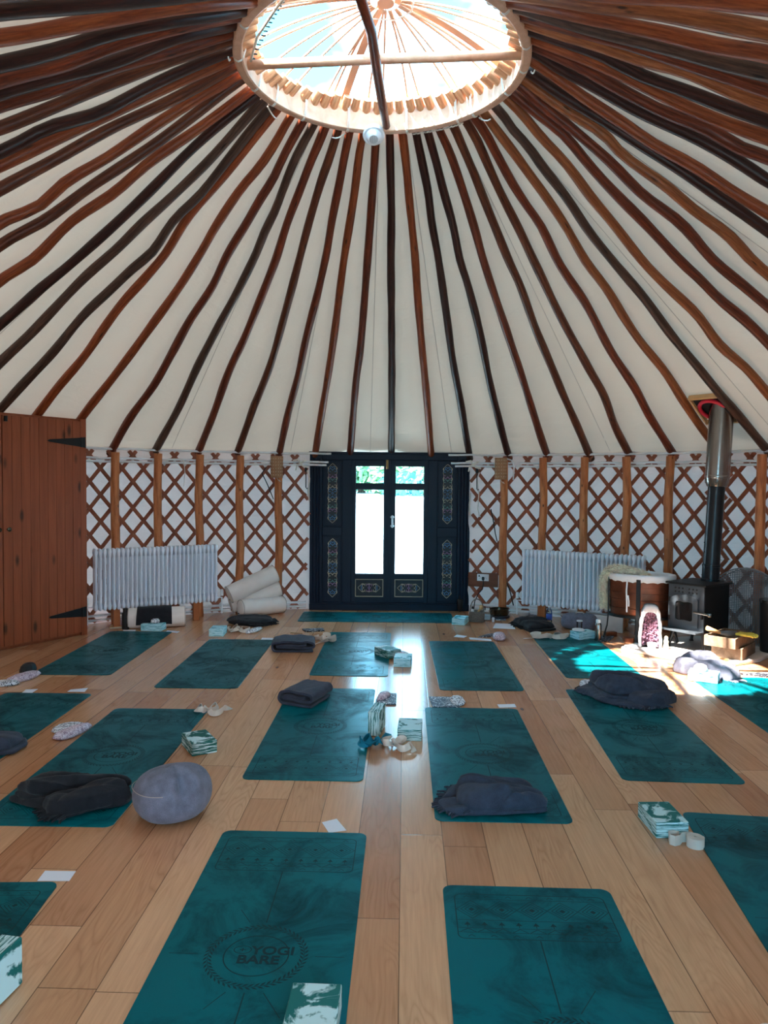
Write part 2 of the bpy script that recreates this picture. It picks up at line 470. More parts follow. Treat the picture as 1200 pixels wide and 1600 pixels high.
POLE_PATHS = {
 -24: [(0.66,-135.5),(0.73,-136.2),(0.81,-136.4),(0.9,-136.6),(1.0,-134.2)],
 -23: [(0.68,-127.5),(0.74,-127.7),(0.8,-129.5),(0.89,-130.0),(0.99,-127.5)],
 -22: [(0.69,-122.1),(0.75,-121.5),(0.81,-123.9),(0.9,-126.3),(1.0,-123.1)],
 -21: [(0.69,-118.2),(0.75,-117.7),(0.82,-117.4),(0.91,-120.2),(1.0,-117.3)],
 -20: [(0.69,-114.3),(0.75,-114.0),(0.82,-115.3),(0.9,-113.6),(1.0,-111.5)],
 -19: [(0.68,-108.0),(0.74,-108.5),(0.81,-109.0),(0.89,-108.6),(1.0,-107.3)],
 -18: [(0.67,-101.6),(0.73,-102.5),(0.8,-99.6),(0.87,-100.5),(0.93,-101.2),(1.0,-100.4)],
 -17: [(0.66,-98.2),(0.72,-98.1),(0.79,-97.3),(0.86,-97.2),(0.93,-96.7),(1.0,-94.9)],
 -16: [(0.64,-92.4),(0.72,-92.0),(0.81,-92.1),(0.89,-90.7),(0.99,-89.0)],
 -15: [(0.59,-84.8),(0.64,-83.0),(0.7,-84.4),(0.77,-83.9),(0.86,-84.8),(0.93,-84.5),(0.99,-82.9)],
 -14: [(0.56,-80.3),(0.63,-78.9),(0.73,-79.1),(0.84,-78.5),(0.92,-78.6),(0.99,-79.4)],
 -13: [(0.49,-73.9),(0.54,-73.1),(0.57,-73.2),(0.65,-74.4),(0.73,-73.6),(0.81,-74.3),(0.9,-72.4),(0.99,-71.3)],
 -12: [(0.39,-67.0),(0.49,-67.0),(0.55,-66.5),(0.61,-66.3),(0.7,-66.5),(0.79,-67.0),(0.88,-67.8),(0.95,-67.8),(0.99,-66.9)],
 -11: [(0.29,-61.8),(0.37,-61.7),(0.47,-61.9),(0.55,-61.9),(0.63,-61.4),(0.7,-61.4),(0.78,-60.5),(0.87,-60.1),(0.99,-62.0)],
 -10: [(0.15,-56.4),(0.33,-56.2),(0.45,-56.5),(0.53,-55.8),(0.6,-55.2),(0.65,-54.3),(0.73,-55.3),(0.8,-54.3),(0.88,-55.1),(0.97,-56.2)],
 -9: [(0.15,-51.3),(0.24,-51.4),(0.35,-51.3),(0.51,-51.9),(0.6,-51.5),(0.66,-51.4),(0.74,-52.6),(0.82,-52.6),(0.89,-52.5),(0.96,-52.6)],
 -8: [(0.14,-45.2),(0.28,-44.8),(0.4,-44.3),(0.5,-44.1),(0.6,-43.9),(0.68,-44.1),(0.75,-44.8),(0.84,-45.0),(0.9,-43.7),(0.95,-43.7),(0.99,-44.7)],
 -7: [(-0.01,-38.7),(0.15,-38.6),(0.28,-37.9),(0.39,-37.9),(0.5,-38.1),(0.6,-37.4),(0.69,-38.0),(0.77,-37.8),(0.83,-37.7),(0.88,-37.2),(0.93,-37.9),(0.99,-38.3)],
 -6: [(-0.01,-32.8),(0.2,-32.4),(0.37,-32.5),(0.49,-32.3),(0.6,-31.7),(0.7,-31.6),(0.76,-32.0),(0.82,-31.9),(0.9,-33.0),(0.95,-33.4),(0.99,-32.9)],
 -5: [(-0.01,-26.9),(0.19,-26.7),(0.36,-26.9),(0.46,-26.5),(0.57,-26.3),(0.67,-26.3),(0.71,-26.4),(0.79,-27.0),(0.87,-27.1),(0.93,-27.4),(0.98,-27.2)],
 -4: [(-0.0,-21.0),(0.21,-20.8),(0.25,-20.6),(0.39,-20.1),(0.55,-20.2),(0.72,-20.7),(0.82,-21.1),(0.9,-21.3),(0.94,-21.0),(0.99,-20.8)],
 -3: [(0.01,-15.2),(0.18,-15.0),(0.35,-14.7),(0.48,-14.7),(0.72,-14.2),(0.82,-14.7),(0.9,-14.9),(0.96,-15.2),(0.99,-15.3)],
 -2: [(0.02,-9.7),(0.25,-9.5),(0.45,-9.3),(0.72,-9.5),(0.83,-9.3),(0.89,-9.2),(0.96,-9.4),(0.99,-9.1)],
 -1: [(0.03,-4.4),(0.32,-4.3),(0.45,-3.9),(0.73,-3.5),(0.84,-3.3),(0.92,-3.1),(0.97,-3.0),(1.0,-2.9)],
 0: [(0.03,1.8),(0.35,2.1),(0.57,2.3),(0.73,2.5),(0.84,3.0),(0.92,3.1),(0.99,3.3)],
 1: [(0.02,7.9),(0.27,8.0),(0.47,8.1),(0.62,8.3),(0.72,8.7),(0.8,8.8),(0.87,8.9),(0.92,9.2),(0.99,9.3)],
 2: [(0.01,13.2),(0.23,13.6),(0.41,13.6),(0.56,14.0),(0.72,14.6),(0.81,14.7),(0.88,15.5),(0.93,15.6),(1.0,16.1)],
 3: [(-0.01,18.9),(0.29,19.3),(0.51,20.0),(0.64,20.2),(0.71,19.9),(0.8,20.6),(0.88,20.7),(0.94,21.0),(1.0,21.6)],
 4: [(0.0,24.7),(0.14,24.9),(0.33,25.2),(0.42,25.2),(0.57,25.4),(0.7,25.6),(0.78,26.3),(0.85,26.9),(0.92,27.3),(0.96,27.3),(0.99,26.6)],
 5: [(0.0,30.6),(0.17,30.9),(0.33,30.9),(0.48,31.0),(0.62,31.7),(0.69,31.6),(0.77,32.0),(0.85,32.5),(0.91,33.0),(0.96,33.3),(0.99,33.7)],
 6: [(0.0,36.6),(0.12,36.4),(0.25,37.2),(0.34,37.0),(0.51,36.9),(0.59,37.0),(0.68,37.4),(0.76,38.0),(0.85,38.3),(0.91,39.1),(0.97,40.5),(1.0,39.7)],
 7: [(0.0,42.4),(0.16,42.2),(0.26,42.5),(0.39,42.3),(0.54,43.0),(0.62,42.7),(0.67,42.8),(0.76,44.0),(0.8,43.6),(0.86,43.4),(0.92,44.3),(0.97,45.5),(1.0,46.0)],
 8: [(0.06,48.2),(0.21,48.3),(0.32,48.6),(0.42,48.2),(0.49,48.3),(0.58,48.8),(0.65,48.7),(0.74,49.8),(0.81,50.2),(0.87,50.4),(0.92,50.7),(0.98,50.6)],
 9: [(0.0,54.2),(0.12,54.2),(0.23,53.9),(0.33,54.0),(0.43,53.9),(0.54,54.3),(0.64,54.2),(0.72,54.2),(0.8,55.4),(0.87,56.1),(0.92,57.1),(0.95,56.7),(0.98,57.5)],
 10: [(0.19,60.1),(0.29,60.5),(0.37,59.8),(0.46,60.5),(0.55,60.0),(0.62,59.9),(0.72,60.8),(0.78,61.5),(0.86,63.6),(0.92,63.9),(0.97,65.1)],
 11: [(0.34,66.6),(0.41,66.7),(0.48,66.3),(0.54,66.6),(0.59,66.5),(0.69,67.2),(0.77,67.9),(0.83,69.1),(0.9,71.2),(0.95,70.3),(0.98,70.0)],
 12: [(0.43,72.0),(0.49,72.1),(0.57,72.0),(0.66,73.7),(0.74,73.4),(0.82,75.0),(0.89,75.4),(0.96,75.7),(1.0,77.0)],
 13: [(0.49,77.4),(0.54,77.7),(0.6,79.0),(0.67,79.1),(0.73,80.0),(0.79,79.6),(0.82,79.9),(0.86,81.8),(0.92,80.8),(1.0,81.6)],
 14: [(0.56,85.5),(0.64,86.2),(0.73,86.7),(0.81,86.5),(0.87,86.6),(0.94,86.4),(1.0,87.0)],
 15: [(0.59,89.6),(0.66,89.7),(0.72,90.0),(0.79,89.1),(0.85,90.2),(0.92,91.7),(0.99,94.6)],
 16: [(0.62,97.0),(0.69,98.1),(0.76,98.4),(0.84,97.8),(0.91,98.7),(0.96,98.6),(1.0,100.8)],
 17: [(0.64,103.0),(0.69,101.8),(0.74,103.0),(0.8,102.2),(0.86,103.0),(0.92,104.4),(1.0,105.1)],
 18: [(0.65,108.2),(0.7,107.5),(0.77,107.6),(0.84,109.0),(0.91,110.1),(0.99,110.4)],
 19: [(0.66,113.0),(0.71,112.9),(0.77,113.2),(0.84,112.6),(0.89,115.5),(0.95,115.9),(0.99,116.4)],
 20: [(0.66,117.9),(0.71,118.5),(0.77,120.4),(0.83,119.2),(0.88,119.9),(0.94,120.6),(1.0,121.0)],
 21: [(0.66,122.3),(0.71,123.1),(0.78,123.7),(0.85,125.3),(1.0,125.4)],
 22: [(0.65,127.4),(0.72,126.8),(0.8,127.8),(0.89,128.3),(0.98,130.9)],
 23: [(0.64,133.1),(0.71,132.1),(0.78,133.5),(0.87,134.5),(0.97,134.5)],
 24: [(0.61,139.3),(0.68,140.2),(0.75,141.6),(0.84,141.6)],
}

# ------------------------------------------------------------- the yurt shell
CW, RW, ZW = Vector((-0.064, 4.811)), 4.852, 1.95      # wall circle: middle, radius, height where the roof starts
CR, RR, ZR = Vector((-0.037, 5.18)), 1.0, 4.39         # where the pole centrelines reach the crown
SLOPE = math.atan2(ZR - ZW, RW - RR)
STEP = 5.806


def roof(u, a, off=0.0):
    """point on the cone of pole centrelines, azimuth a in degrees from the far door"""
    C = CW + (CR - CW) * u
    r = lerp(RW, RR, u)
    d = Vector((sin(rad(a)), cos(rad(a))))
    p = C + d * r
    n = Vector((d.x * sin(SLOPE), d.y * sin(SLOPE), cos(SLOPE)))
    return Vector((p.x, p.y, lerp(ZW, ZR, u))) + n * off


def wallpt(a, r, z):
    return Vector((CW.x + r * sin(rad(a)), CW.y + r * cos(rad(a)), z))


def structure(o, label, cat):
    return tag(o, label, cat, None, 'structure')


# floor
mb = MB()
mb.prism([(CW.x + 5.0 * cos(2 * PI * i / 96), CW.y + 5.0 * sin(2 * PI * i / 96)) for i in range(96)], -0.05, 0.0)
structure(mb.build('floor', M['floor']), 'wide oak plank floor of the round room', 'floor')

# ground and trees outside the glazed door
mb = MB()
gy = [-60, 9.9, 11, 13, 16, 20, 24, 28, 34, 90]
gz = [-0.12, -0.12, -0.12, -0.06, 0.12, 0.46, 0.86, 1.16, 1.3, 1.5]
mb.add([(x, y, z) for y, z in zip(gy, gz) for x in (-60, 60)], [(2 * i, 2 * i + 1, 2 * i + 3, 2 * i + 2) for i in range(len(gy) - 1)])
structure(mb.build('ground', M['lawn']), 'pale sunlit ground outside beyond the glazed door', 'ground')
TREES = [(-3.4, 28, 1.9), (-0.9, 30, 2.1), (1.2, 28.5, 1.8), (3.4, 30, 2.1), (6.0, 29, 1.9), (-6.5, 30, 2.0)]
TL = ['broad hedge tree outside, seen through the left door pane', 'taller pale tree outside, behind the left door leaf',
      'low bushy tree outside, behind the meeting door stiles', 'tall green tree outside, seen through the right door pane',
      'rounded tree outside, beyond the right door leaf', 'far tree outside, hidden mostly by the blue door frame']
for (x, y, h), lb in zip(TREES, TL):
    t = thing('tree', lb, 'tree', (x, y, 0.98 + 0.05 * (y - 26)), group='trees beyond the door')
    mb = MB(); mb.tube([(0, 0, 0), (0.05, 0, h * 0.3), (0, 0.03, h * 0.6)], [0.16, 0.13, 0.08], 8)
    mb.build('trunk', M['trunk'], t, True)
    mb = MB()
    R2 = random.Random(int(x * 10))
    for q in range(900):
        a, b = R2.uniform(0, 2 * PI), math.acos(R2.uniform(-0.9, 1))
        rr = R2.uniform(0.55, 1.0)
        c = Vector((1.9 * rr * sin(b) * cos(a), 1.3 * rr * sin(b) * sin(a), h * 0.46 + h * 0.52 * rr * cos(b)))
        e1 = Vector((R2.gauss(0, 1), R2.gauss(0, 1), R2.gauss(0, 1))).normalized() * 0.2
        e2 = e1.orthogonal().normalized() * 0.13
        mb.add([c - e1, c + e2, c + e1, c - e2], [(0, 1, 2, 3)])
    mb.build('foliage', M['leafy'], t)


# canvas walls, either side of the two doorways
def canvas_wall(name, a0, a1, label):
    mb = MB()
    na, nz = int(abs(a1 - a0) / 1.2), 14
    vs, fs = [], []
    for i in range(na + 1):
        a = lerp(a0, a1, i / na)
        for k in range(nz + 1):
            z = -0.02 + 2.02 * k / nz
            w = 0.012 * noise.noise(Vector((a * 0.35, z * 1.5, 3.0))) + 0.008 * noise.noise(Vector((a * 1.1, z * 5, 9.0)))
            vs.append(wallpt(a, 4.885 + w, z))
    for i in range(na):
        for k in range(nz):
            b = i * (nz + 1) + k
            fs.append((b, b + 1, b + nz + 2, b + nz + 1))
    mb.add(vs, fs)
    return structure(mb.build(name, M['wallcanvas'], smooth=True), label, 'wall')


canvas_wall('wall_left', -9.8, -167, 'white canvas wall behind the lattice on the cupboard side')
canvas_wall('wall_right', 12.4, 167, 'white canvas wall behind the lattice on the stove side')

# unseen planks added across half the entrance behind the camera, to cut its light
mb = MB()
for i in range(5):
    mb.box((-0.064 + (i - 4.5) * 0.212, -0.32, 1.03), (0.209, 0.05, 2.1))
mb.box((-1.15, -0.16, 1.03), (0.06, 0.4, 2.1)); mb.box((1.02, -0.16, 1.03), (0.06, 0.4, 2.1)); mb.box((-0.064, -0.16, 2.1), (2.3, 0.4, 0.06))
structure(mb.build('rear_light_baffle', M['navy'], bevel=0.004), 'unseen plank leaf added behind the viewer to halve the entrance light', 'door')

# roof canvas, hung just above the poles
mb = MB()
NA, NU = 62 * 8, 110
vs, fs = [], []
for i in range(NA):
    a = 1.8 + STEP * 62 / NA * i * (360 / (STEP * 62))
    ph = (i % 8) / 8.0
    for k in range(NU + 1):
        u = lerp(-0.045, 1.005, k / NU)
        sag = -0.016 * sin(PI * ph) * (0.35 + 0.65 * max(0, 1 - u)) ** 1.0
        low = max(0.0, 1 - u / 0.28)
        wr = 0.013 * low * noise.noise(Vector((a * 0.16, u * 75, 1.0))) + 0.008 * noise.noise(Vector((a * 0.25, u * 9, 5.0)))
        vs.append(roof(u, a, 0.058 + sag + wr))
for i in range(NA):
    j = (i + 1) % NA
    for k in range(NU):
        fs.append((i * (NU + 1) + k, j * (NU + 1) + k, j * (NU + 1) + k + 1, i * (NU + 1) + k + 1))
mb.add(vs, fs)
ceil = structure(mb.build('ceiling', M['roofcanvas'], smooth=True), 'cream canvas roof stretched over the radiating poles', 'ceiling')

for k, fr in ((-12, 0.5), (-6, 0.45), (-3, 0.4), (-1, 0.45), (1, 0.55), (5, 0.5), (9, 0.4), (13, 0.5), (18, 0.5)):
    a = 1.8 + STEP * (k + fr)
    mb = MB(); mb.tube([roof(0.01 + 0.97 * i / 24, a, 0.036) for i in range(25)], 0.0022, 4)
    mb.build('seam', M['seam'], ceil)

ORD = ['', 'first', 'second', 'third', 'fourth', 'fifth', 'sixth', 'seventh', 'eighth', 'ninth', 'tenth', 'eleventh', 'twelfth',
       'thirteenth', 'fourteenth', 'fifteenth', 'sixteenth', 'seventeenth', 'eighteenth', 'nineteenth', 'twentieth', 'twenty-first',
       'twenty-second', 'twenty-third', 'twenty-fourth', 'twenty-fifth', 'twenty-sixth', 'twenty-seventh', 'twenty-eighth', 'twenty-ninth', 'thirtieth', 'thirty-first']
D_, R_, O_, B_, G_, H_ = 'dark brown', 'reddish brown', 'orange brown', 'mid brown', 'greyish brown', 'honey brown'
PC = {-24: O_, -23: D_, -22: R_, -21: D_, -20: R_, -19: B_, -18: D_, -17: O_, -16: B_, -15: O_, -14: B_, -13: O_, -12: D_, -11: G_, -10: G_,
      -9: O_, -8: O_, -7: R_, -6: G_, -5: R_, -4: B_, -3: R_, -2: O_, -1: R_, 0: D_, 1: O_, 2: D_, 3: D_, 4: R_, 5: B_, 6: B_, 7: R_, 8: H_,
      9: G_, 10: H_, 11: R_, 12: R_, 13: H_, 14: D_, 15: O_, 16: D_, 17: R_, 18: O_, 19: D_, 20: H_, 21: R_, 22: G_, 23: O_, 24: H_}
for k in range(-30, 32):
    nom = 1.8 + STEP * k
    P = POLE_PATHS.get(k)
    R2 = random.Random(500 + k)
    if not P:
        P = [(u, nom + R2.uniform(-1.0, 1.0)) for u in (0.2, 0.4, 0.55, 0.7, 0.85, 0.98)]
    P = [q for q in P if 0.02 < q[0] < 1.0] if P[0][0] < 0.03 else list(P)
    foot = P[0][1] if P[0][0] < 0.2 else lerp(P[0][1], nom, 0.6)
    pts = [(-0.012, foot)]
    if P[0][0] > 0.3: pts.append((P[0][0] * 0.5, lerp(P[0][1], foot, 0.4) + R2.uniform(-0.5, 0.5)))
    pts += P
    ae = P[-1][1]
    pts = [q for q in pts if q[0] < 0.985] + [(1.0, ae), (1.035, ae)]
    # smooth centreline through the points
    path, rr = [], []
    NS = 42
    ue = 1.0
    while ue < 1.12 and (roof(ue, ae).to_2d() - Vector((-0.036, 5.10))).length > 0.845: ue += 0.004
    pts[-1] = (ue, ae)
    for s in range(NS + 1):
        u = lerp(-0.012, ue, s / NS)
        i = 0
        while i < len(pts) - 2 and pts[i + 1][0] < u: i += 1
        p0, p1, p2, p3 = pts[max(i - 1, 0)], pts[i], pts[i + 1], pts[min(i + 2, len(pts) - 1)]
        du = max(1e-6, p2[0] - p1[0]); t = min(max((u - p1[0]) / du, 0), 1)
        m1 = (p2[1] - p0[1]) / max(1e-6, p2[0] - p0[0]) * du
        m2 = (p3[1] - p1[1]) / max(1e-6, p3[0] - p1[0]) * du
        a = (2 * t**3 - 3 * t**2 + 1) * p1[1] + (t**3 - 2 * t**2 + t) * m1 + (-2 * t**3 + 3 * t**2) * p2[1] + (t**3 - t**2) * m2
        path.append(roof(u, a, 0.004 * sin(u * 23 + k)))
        rr.append(lerp(0.043, 0.034, max(0, u)) * (1 + 0.07 * sin(u * 31 + k * 2.1) * sin(u * 13 + k)))
    mb = MB()
    mb.tube(path, rr, 12)
    for fi in range(12 * (NS - 1), len(mb.m)): mb.m[fi] = 1
    c = PC.get(k, [R_, O_, B_, D_][k % 4])
    side = 'to the right of' if k > 0 else 'to the left of'
    lb = f'{c} roof pole above the middle of the blue door' if k == 0 else f'{c} roof pole, {ORD[abs(k)]} {side} the one above the door middle'
    if k == 31: lb = f'{c} roof pole, opposite the one above the door middle'
    tag(mb.build('roof_pole', [M[c], M['sun_painted']], smooth=True, angle=50), lb, 'pole', 'roof poles')

# rope loops where three poles end on the door head
loopn = {-1: 'left', 0: 'middle', 1: 'right'}
for k in (-1, 0, 1):
    a = {-1: -4.4, 0: 1.8, 1: 7.9}[k]
    p = roof(0.0, a)
    ax = (roof(0.1, a) - p).normalized()
    e1 = ax.orthogonal().normalized(); e2 = ax.cross(e1)
    mb = MB(); mb.tube([p + (e1 * cos(2 * PI * i / 20) + e2 * sin(2 * PI * i / 20)) * 0.049 for i in range(21)], 0.008, 6, caps=False)
    w = ['', 'the dark middle pole', 'the orange pole']
    tag(mb.build('rope_loop', M['rope'], smooth=True), 'white rope loop round the foot of ' + {-1: 'the reddish pole left of the door middle', 0: 'the dark pole above the door middle', 1: 'the orange pole right of the door middle'}[k], 'rope', 'rope loops on pole feet')

# round posts standing in front of the lattice
for k in list(range(-15, -2)) + list(range(3, 16)):
    if -13 <= k <= -8: continue                      # the cupboard takes their place
    a = {-7: -38.7, -6: -32.8, -5: -26.9, -4: -21.0, -3: -15.2, 3: 18.9, 4: 24.7, 5: 30.6, 6: 36.6, 7: 42.4, 8: 48.2, 9: 54.2}.get(k, 1.8 + STEP * k)
    R2 = random.Random(900 + k)
    dx, dy = R2.uniform(-0.012, 0.012), R2.uniform(-0.4, 0.4)
    mb = MB()
    mb.tube([wallpt(a + dy * 0.3 * sin(i * 0.9), 4.715, 1.93 * i / 12) for i in range(13)], [0.05 - 0.004 * i / 12 + 0.0015 * sin(i * 2.2 + k) for i in range(13)], 14)
    n = k - 2 if k > 0 else -k - 2
    tag(mb.build('wall_post', M['post'], smooth=True, angle=50), f'round pine wall post, {ORD[n]} to the {"right" if k > 0 else "left"} of the blue door', 'post', 'wall posts')


# lattice walls of crossing laths
def lattice(name, a0, a1, label, phase=0.0):
    mb = MB()
    hs = STEP / 4.0
    z_t, dz = 1.9, 0.15
    j0 = int((min(a0, a1) - 30) / (STEP / 2)) - 1
    j1 = int((max(a0, a1) + 30) / (STEP / 2)) + 1
    lo, hi = min(a0, a1), max(a0, a1)
    for fam, r in ((1, 4.812), (-1, 4.795)):
        for j in range(j0, j1 + 1):
            base = 1.8 + phase + j * STEP / 2
            # azimuth as a function of height
            az = lambda z: base + fam * hs * (z - z_t) / dz
            zs = [0.03 + (1.955 - 0.03) * i / 24 for i in range(25)]
            zs = [z for z in zs if lo <= az(z) <= hi]
            if len(zs) < 2: continue
            path = [wallpt(az(z), r + 0.004 * sin(j * 3.1 + z * 2), z) for z in zs]
            rings = []
            for i, p in enumerate(path):
                q = path[min(i + 1, len(path) - 1)] - path[max(i - 1, 0)]
                tdir = q.normalized()
                nrm = Vector((sin(rad(az(zs[i]))), cos(rad(az(zs[i]))), 0))
                w = tdir.cross(nrm).normalized()
                rings.append([p + w * 0.0205 - nrm * 0.007, p + w * 0.0205 + nrm * 0.007, p - w * 0.0205 + nrm * 0.007, p - w * 0.0205 - nrm * 0.007])
            mb.loft(rings)
    return tag(mb.build(name, M['lath']), label, 'lattice', 'lattice wall sections')


LT = lattice('lattice_wall', -10.4, -46.5, 'red brown trellis of crossing laths between the blue door and the pine cupboard')
LT2 = lattice('lattice_wall', 13.6, 50.2, 'red brown trellis of crossing laths between the blue door and the stove flue')
LT3 = lattice('lattice_wall', 46.6, 100, 'red brown trellis of crossing laths behind the flue and wire fireguard', 1.05)
mb = MB()
for a, z in ((48.4, 1.62), (47.9, 1.45), (48.3, 0.83)):
    p = wallpt(a, 4.76, z)
    t = Vector((cos(rad(a)), -sin(rad(a)), 0))
    mb.tube([p - t * 0.08 + Vector((0, 0, 0.01)), p - t * 0.03 + Vector((0, 0, -0.008)), p + t * 0.03 + Vector((0, 0, -0.01)), p + t * 0.08 + Vector((0, 0, 0.008))], 0.006, 6)
mb.build('cord_tie', M['rope'], LT2, True)
# pale nail heads where laths cross
for o, lo, hi in ((LT, -46, -11), (LT2, 14, 50)):
    mb = MB()
    for j in range(-20, 22):
        a = 1.8 + j * STEP / 2
        if not lo < a < hi: continue
        for q in range(0, 12, 2):
            z = 1.9 - q * 0.15 - (0.0 if j % 2 == 0 else 0.0)
            p = wallpt(a, 4.786, z)
            mb.box(p, (0.008, 0.008, 0.008), -rad(a))
    mb.build('nail_head', M['gold'], o)

# white plastic rods along the top of the lattice, their ends poking past the door frame
RAILS = [(-44, -7.4, 1.972, 'top'), (-44, -7.8, 1.865, 'middle'), (-44, -8.1, 1.828, 'lowest'), (80, 10.6, 1.966, 'top'), (80, 11.0, 1.865, 'middle'), (80, 11.6, 1.828, 'lowest')]
for a0, a1, z, nm in RAILS:
    mb = MB()
    n = 60
    pts = []
    for i in range(n + 1):
        a = lerp(a0, a1, i / n)
        s = abs(a - a1)
        rr = 4.775
        if s < 6: rr = lerp(4.66, rr, (s / 6.0) ** 0.7)
        pts.append(wallpt(a, rr, z + (0.003 * sin(a))))
    mb.tube(pts, 0.013, 8)
    tag(mb.build('white_rod', M['whiteplastic'], smooth=True, angle=50), f'{nm} white rod above the lattice on the {"cupboard" if a0 < 0 else "stove"} side of the door', 'rod', 'white rods above the lattice')
# heating pipes at skirting height
for a0, a1, sd in ((-44, -11, 'cupboard'), (14, 45, 'stove')):
    for z, nm in ((0.055, 'lower'), (0.105, 'upper')):
        mb = MB(); mb.tube([wallpt(lerp(a0, a1, i / 30), 4.77 - 0.0 * i, z) for i in range(31)], 0.014, 8)
        tag(mb.build('heating_pipe', M['whiteplastic'], smooth=True, angle=50), f'{nm} white heating pipe along the wall foot on the {sd} side', 'pipe', 'heating pipes')

# ---------------------------------------------------------------- the crown
CK = Vector((-0.036, 5.10, 4.345))
t = thing('crown_ring', 'round wooden crown ring of the roof with open sky above', 'crown ring', CK)
RO, RI, RH = 0.967, 0.905, 0.225
mb = MB()
N = 96
prof = [(RO, 0.006), (RO + 0.004, RH), (RI, RH), (RI, 0.006), (RI + 0.01, 0.0), (RO - 0.01, 0.0)]
rings = [[Vector((r * cos(2 * PI * i / N), r * sin(2 * PI * i / N), z)) for r, z in prof] for i in range(N)]
vs = [p for r in rings for p in r]
fs = []
for i in range(N):
    j = (i + 1) % N
    for k in range(6):
        l = (k + 1) % 6
        fs.append((i * 6 + k, i * 6 + l, j * 6 + l, j * 6 + k))
mb.add(vs, fs)
mb.build('rim', M['crown'], t)
mb = MB(); mb.tube([(-0.9, 0.095, 0.06), (0, 0.02, 0.065), (0.905, -0.055, 0.06)], 0.031, 12)
mb.build('crossbar', M['crown'], t, True)
mb = MB(); mb.tube([(-0.16, -0.89, 0.02), (-0.065, -0.4, 0.0), (-0.035, 0, -0.01), (0.0, 0.5, 0.0), (0.03, 0.9, 0.04)], [0.03, 0.032, 0.034, 0.033, 0.03], 12)
mb.build('crossbar', M['reddish brown'], t, True)
HUB = Vector((0.02, -0.16, 0.33))
for i in range(34):
    a = 2 * PI * (i + 0.35 * sin(i * 2.7)) / 34
    e = Vector((0.93 * sin(a), 0.93 * cos(a), RH - 0.01))
    h = HUB + Vector((0.10 * sin(a), 0.10 * cos(a), 0.0))
    m = e.lerp(h, 0.45) + Vector((0.02 * sin(i * 1.7), 0.02 * cos(i * 2.3), 0.07))
    path = [e * (1 - s) ** 2 + m * 2 * s * (1 - s) + h * s * s for s in [q / 10 for q in range(11)]]
    mb = MB(); mb.tube(path, 0.0085, 7)
    mb.build('dome_stick', M['stick'], t, True)
for d in (-19, 66, 150, -104):
    a = rad(d)
    e = Vector((0.93 * sin(a), 0.93 * cos(a), RH - 0.01))
    h = HUB + Vector((0.06 * sin(a), 0.06 * cos(a), 0.03))
    m = e.lerp(h, 0.45) + Vector((0, 0, 0.08))
    path = [e * (1 - s) ** 2 + m * 2 * s * (1 - s) + h * s * s for s in [q / 10 for q in range(11)]]
    mb = MB(); mb.ribbon(path, [(cos(a), -sin(a), 0)] * 11, 0.055, 0.018)
    mb.build('dome_plank', M['stick'], t)
mb = MB(); mb.tube([HUB + Vector((0.19 * sin(2 * PI * i / 8 + 0.3), 0.19 * cos(2 * PI * i / 8 + 0.3), -0.012)) for i in range(9)], 0.006, 6)
mb.build('hub_string', M['rope'], t, True)
mb = MB(); mb.lathe([(0.0, -0.02), (0.055, -0.02), (0.06, 0.0), (0.055, 0.03), (0, 0.03)], 20, c=HUB)
mb.build('hub', M['stick'], t, True, angle=40)


def lash(adeg, tail=0):
    a = rad(adeg)
    mb = MB()
    for q in range(2):
        b = a + (q - 0.5) * 0.012
        c = Vector((sin(b), cos(b), 0))
        loop = []
        for i in range(17):
            w = 2 * PI * i / 16
            loop.append(c * (lerp(RI, RO, 0.5) + 0.052 * cos(w)) + Vector((0, 0, RH / 2 + (RH / 2 + 0.014) * sin(w))))
        mb.tube(loop, 0.0032, 5, caps=False)
    c = Vector((sin(a), cos(a), 0))
    if tail:
        s = c * (RO + 0.02) + Vector((0, 0, 0.0))
        side = Vector((cos(a), -sin(a), 0))
        mb.tube([s + (side * 0.06 * tail + c * 0.05 * q + Vector((0, 0, -0.035))) * 0 + side * tail * 0.11 * q / 4 - Vector((0, 0, 0.05 * sin(q / 4 * PI * 0.6))) for q in range(5)], 0.0055, 6)
    mb.build('lashing', M['rope'], t, True)


for adeg, tl in ((-95, -1), (-72, 0), (-58, 1), (-40, 0), (-17, -1), (12, 0), (38, 0), (47, 1), (70, 0), (88, 1), (105, 0), (-118, 0), (130, 0), (-140, 0), (180, 0)):
    lash(adeg, tl)
mb = MB()
for i in range(26):
    a = rad(14 + i * 0.95)
    p0 = Vector((sin(a) * (RO + 0.012), cos(a) * (RO + 0.012), 0.0))
    a2 = rad(14 + (i + 1) * 0.95)
    p1 = Vector((sin(a2) * (RO + 0.012), cos(a2) * (RO + 0.012), 0.004 * (i % 2)))
    mb.tube([p0, p1], 0.006, 5)
mb.build('edge_cord', M['rope'], t, True)
mb = MB()
mb.tube([(-0.90, 0.13, 0.06), (-0.80, -0.15, 0.10), (-0.62, -0.5, 0.08), (-0.45, -0.80, 0.03)], 0.009, 7)
for i in range(22):
    s = i / 22
    mb.tube([(-0.90 + 0.45 * s + 0.014, 0.13 - 0.93 * s, 0.06 + 0.05 * sin(PI * s)), (-0.89 + 0.45 * s - 0.02, 0.115 - 0.93 * s, 0.056 + 0.05 * sin(PI * s))], 0.005, 5, mi=1)
mb.build('pull_cord', [M['rope'], M['blackm']], t, True)

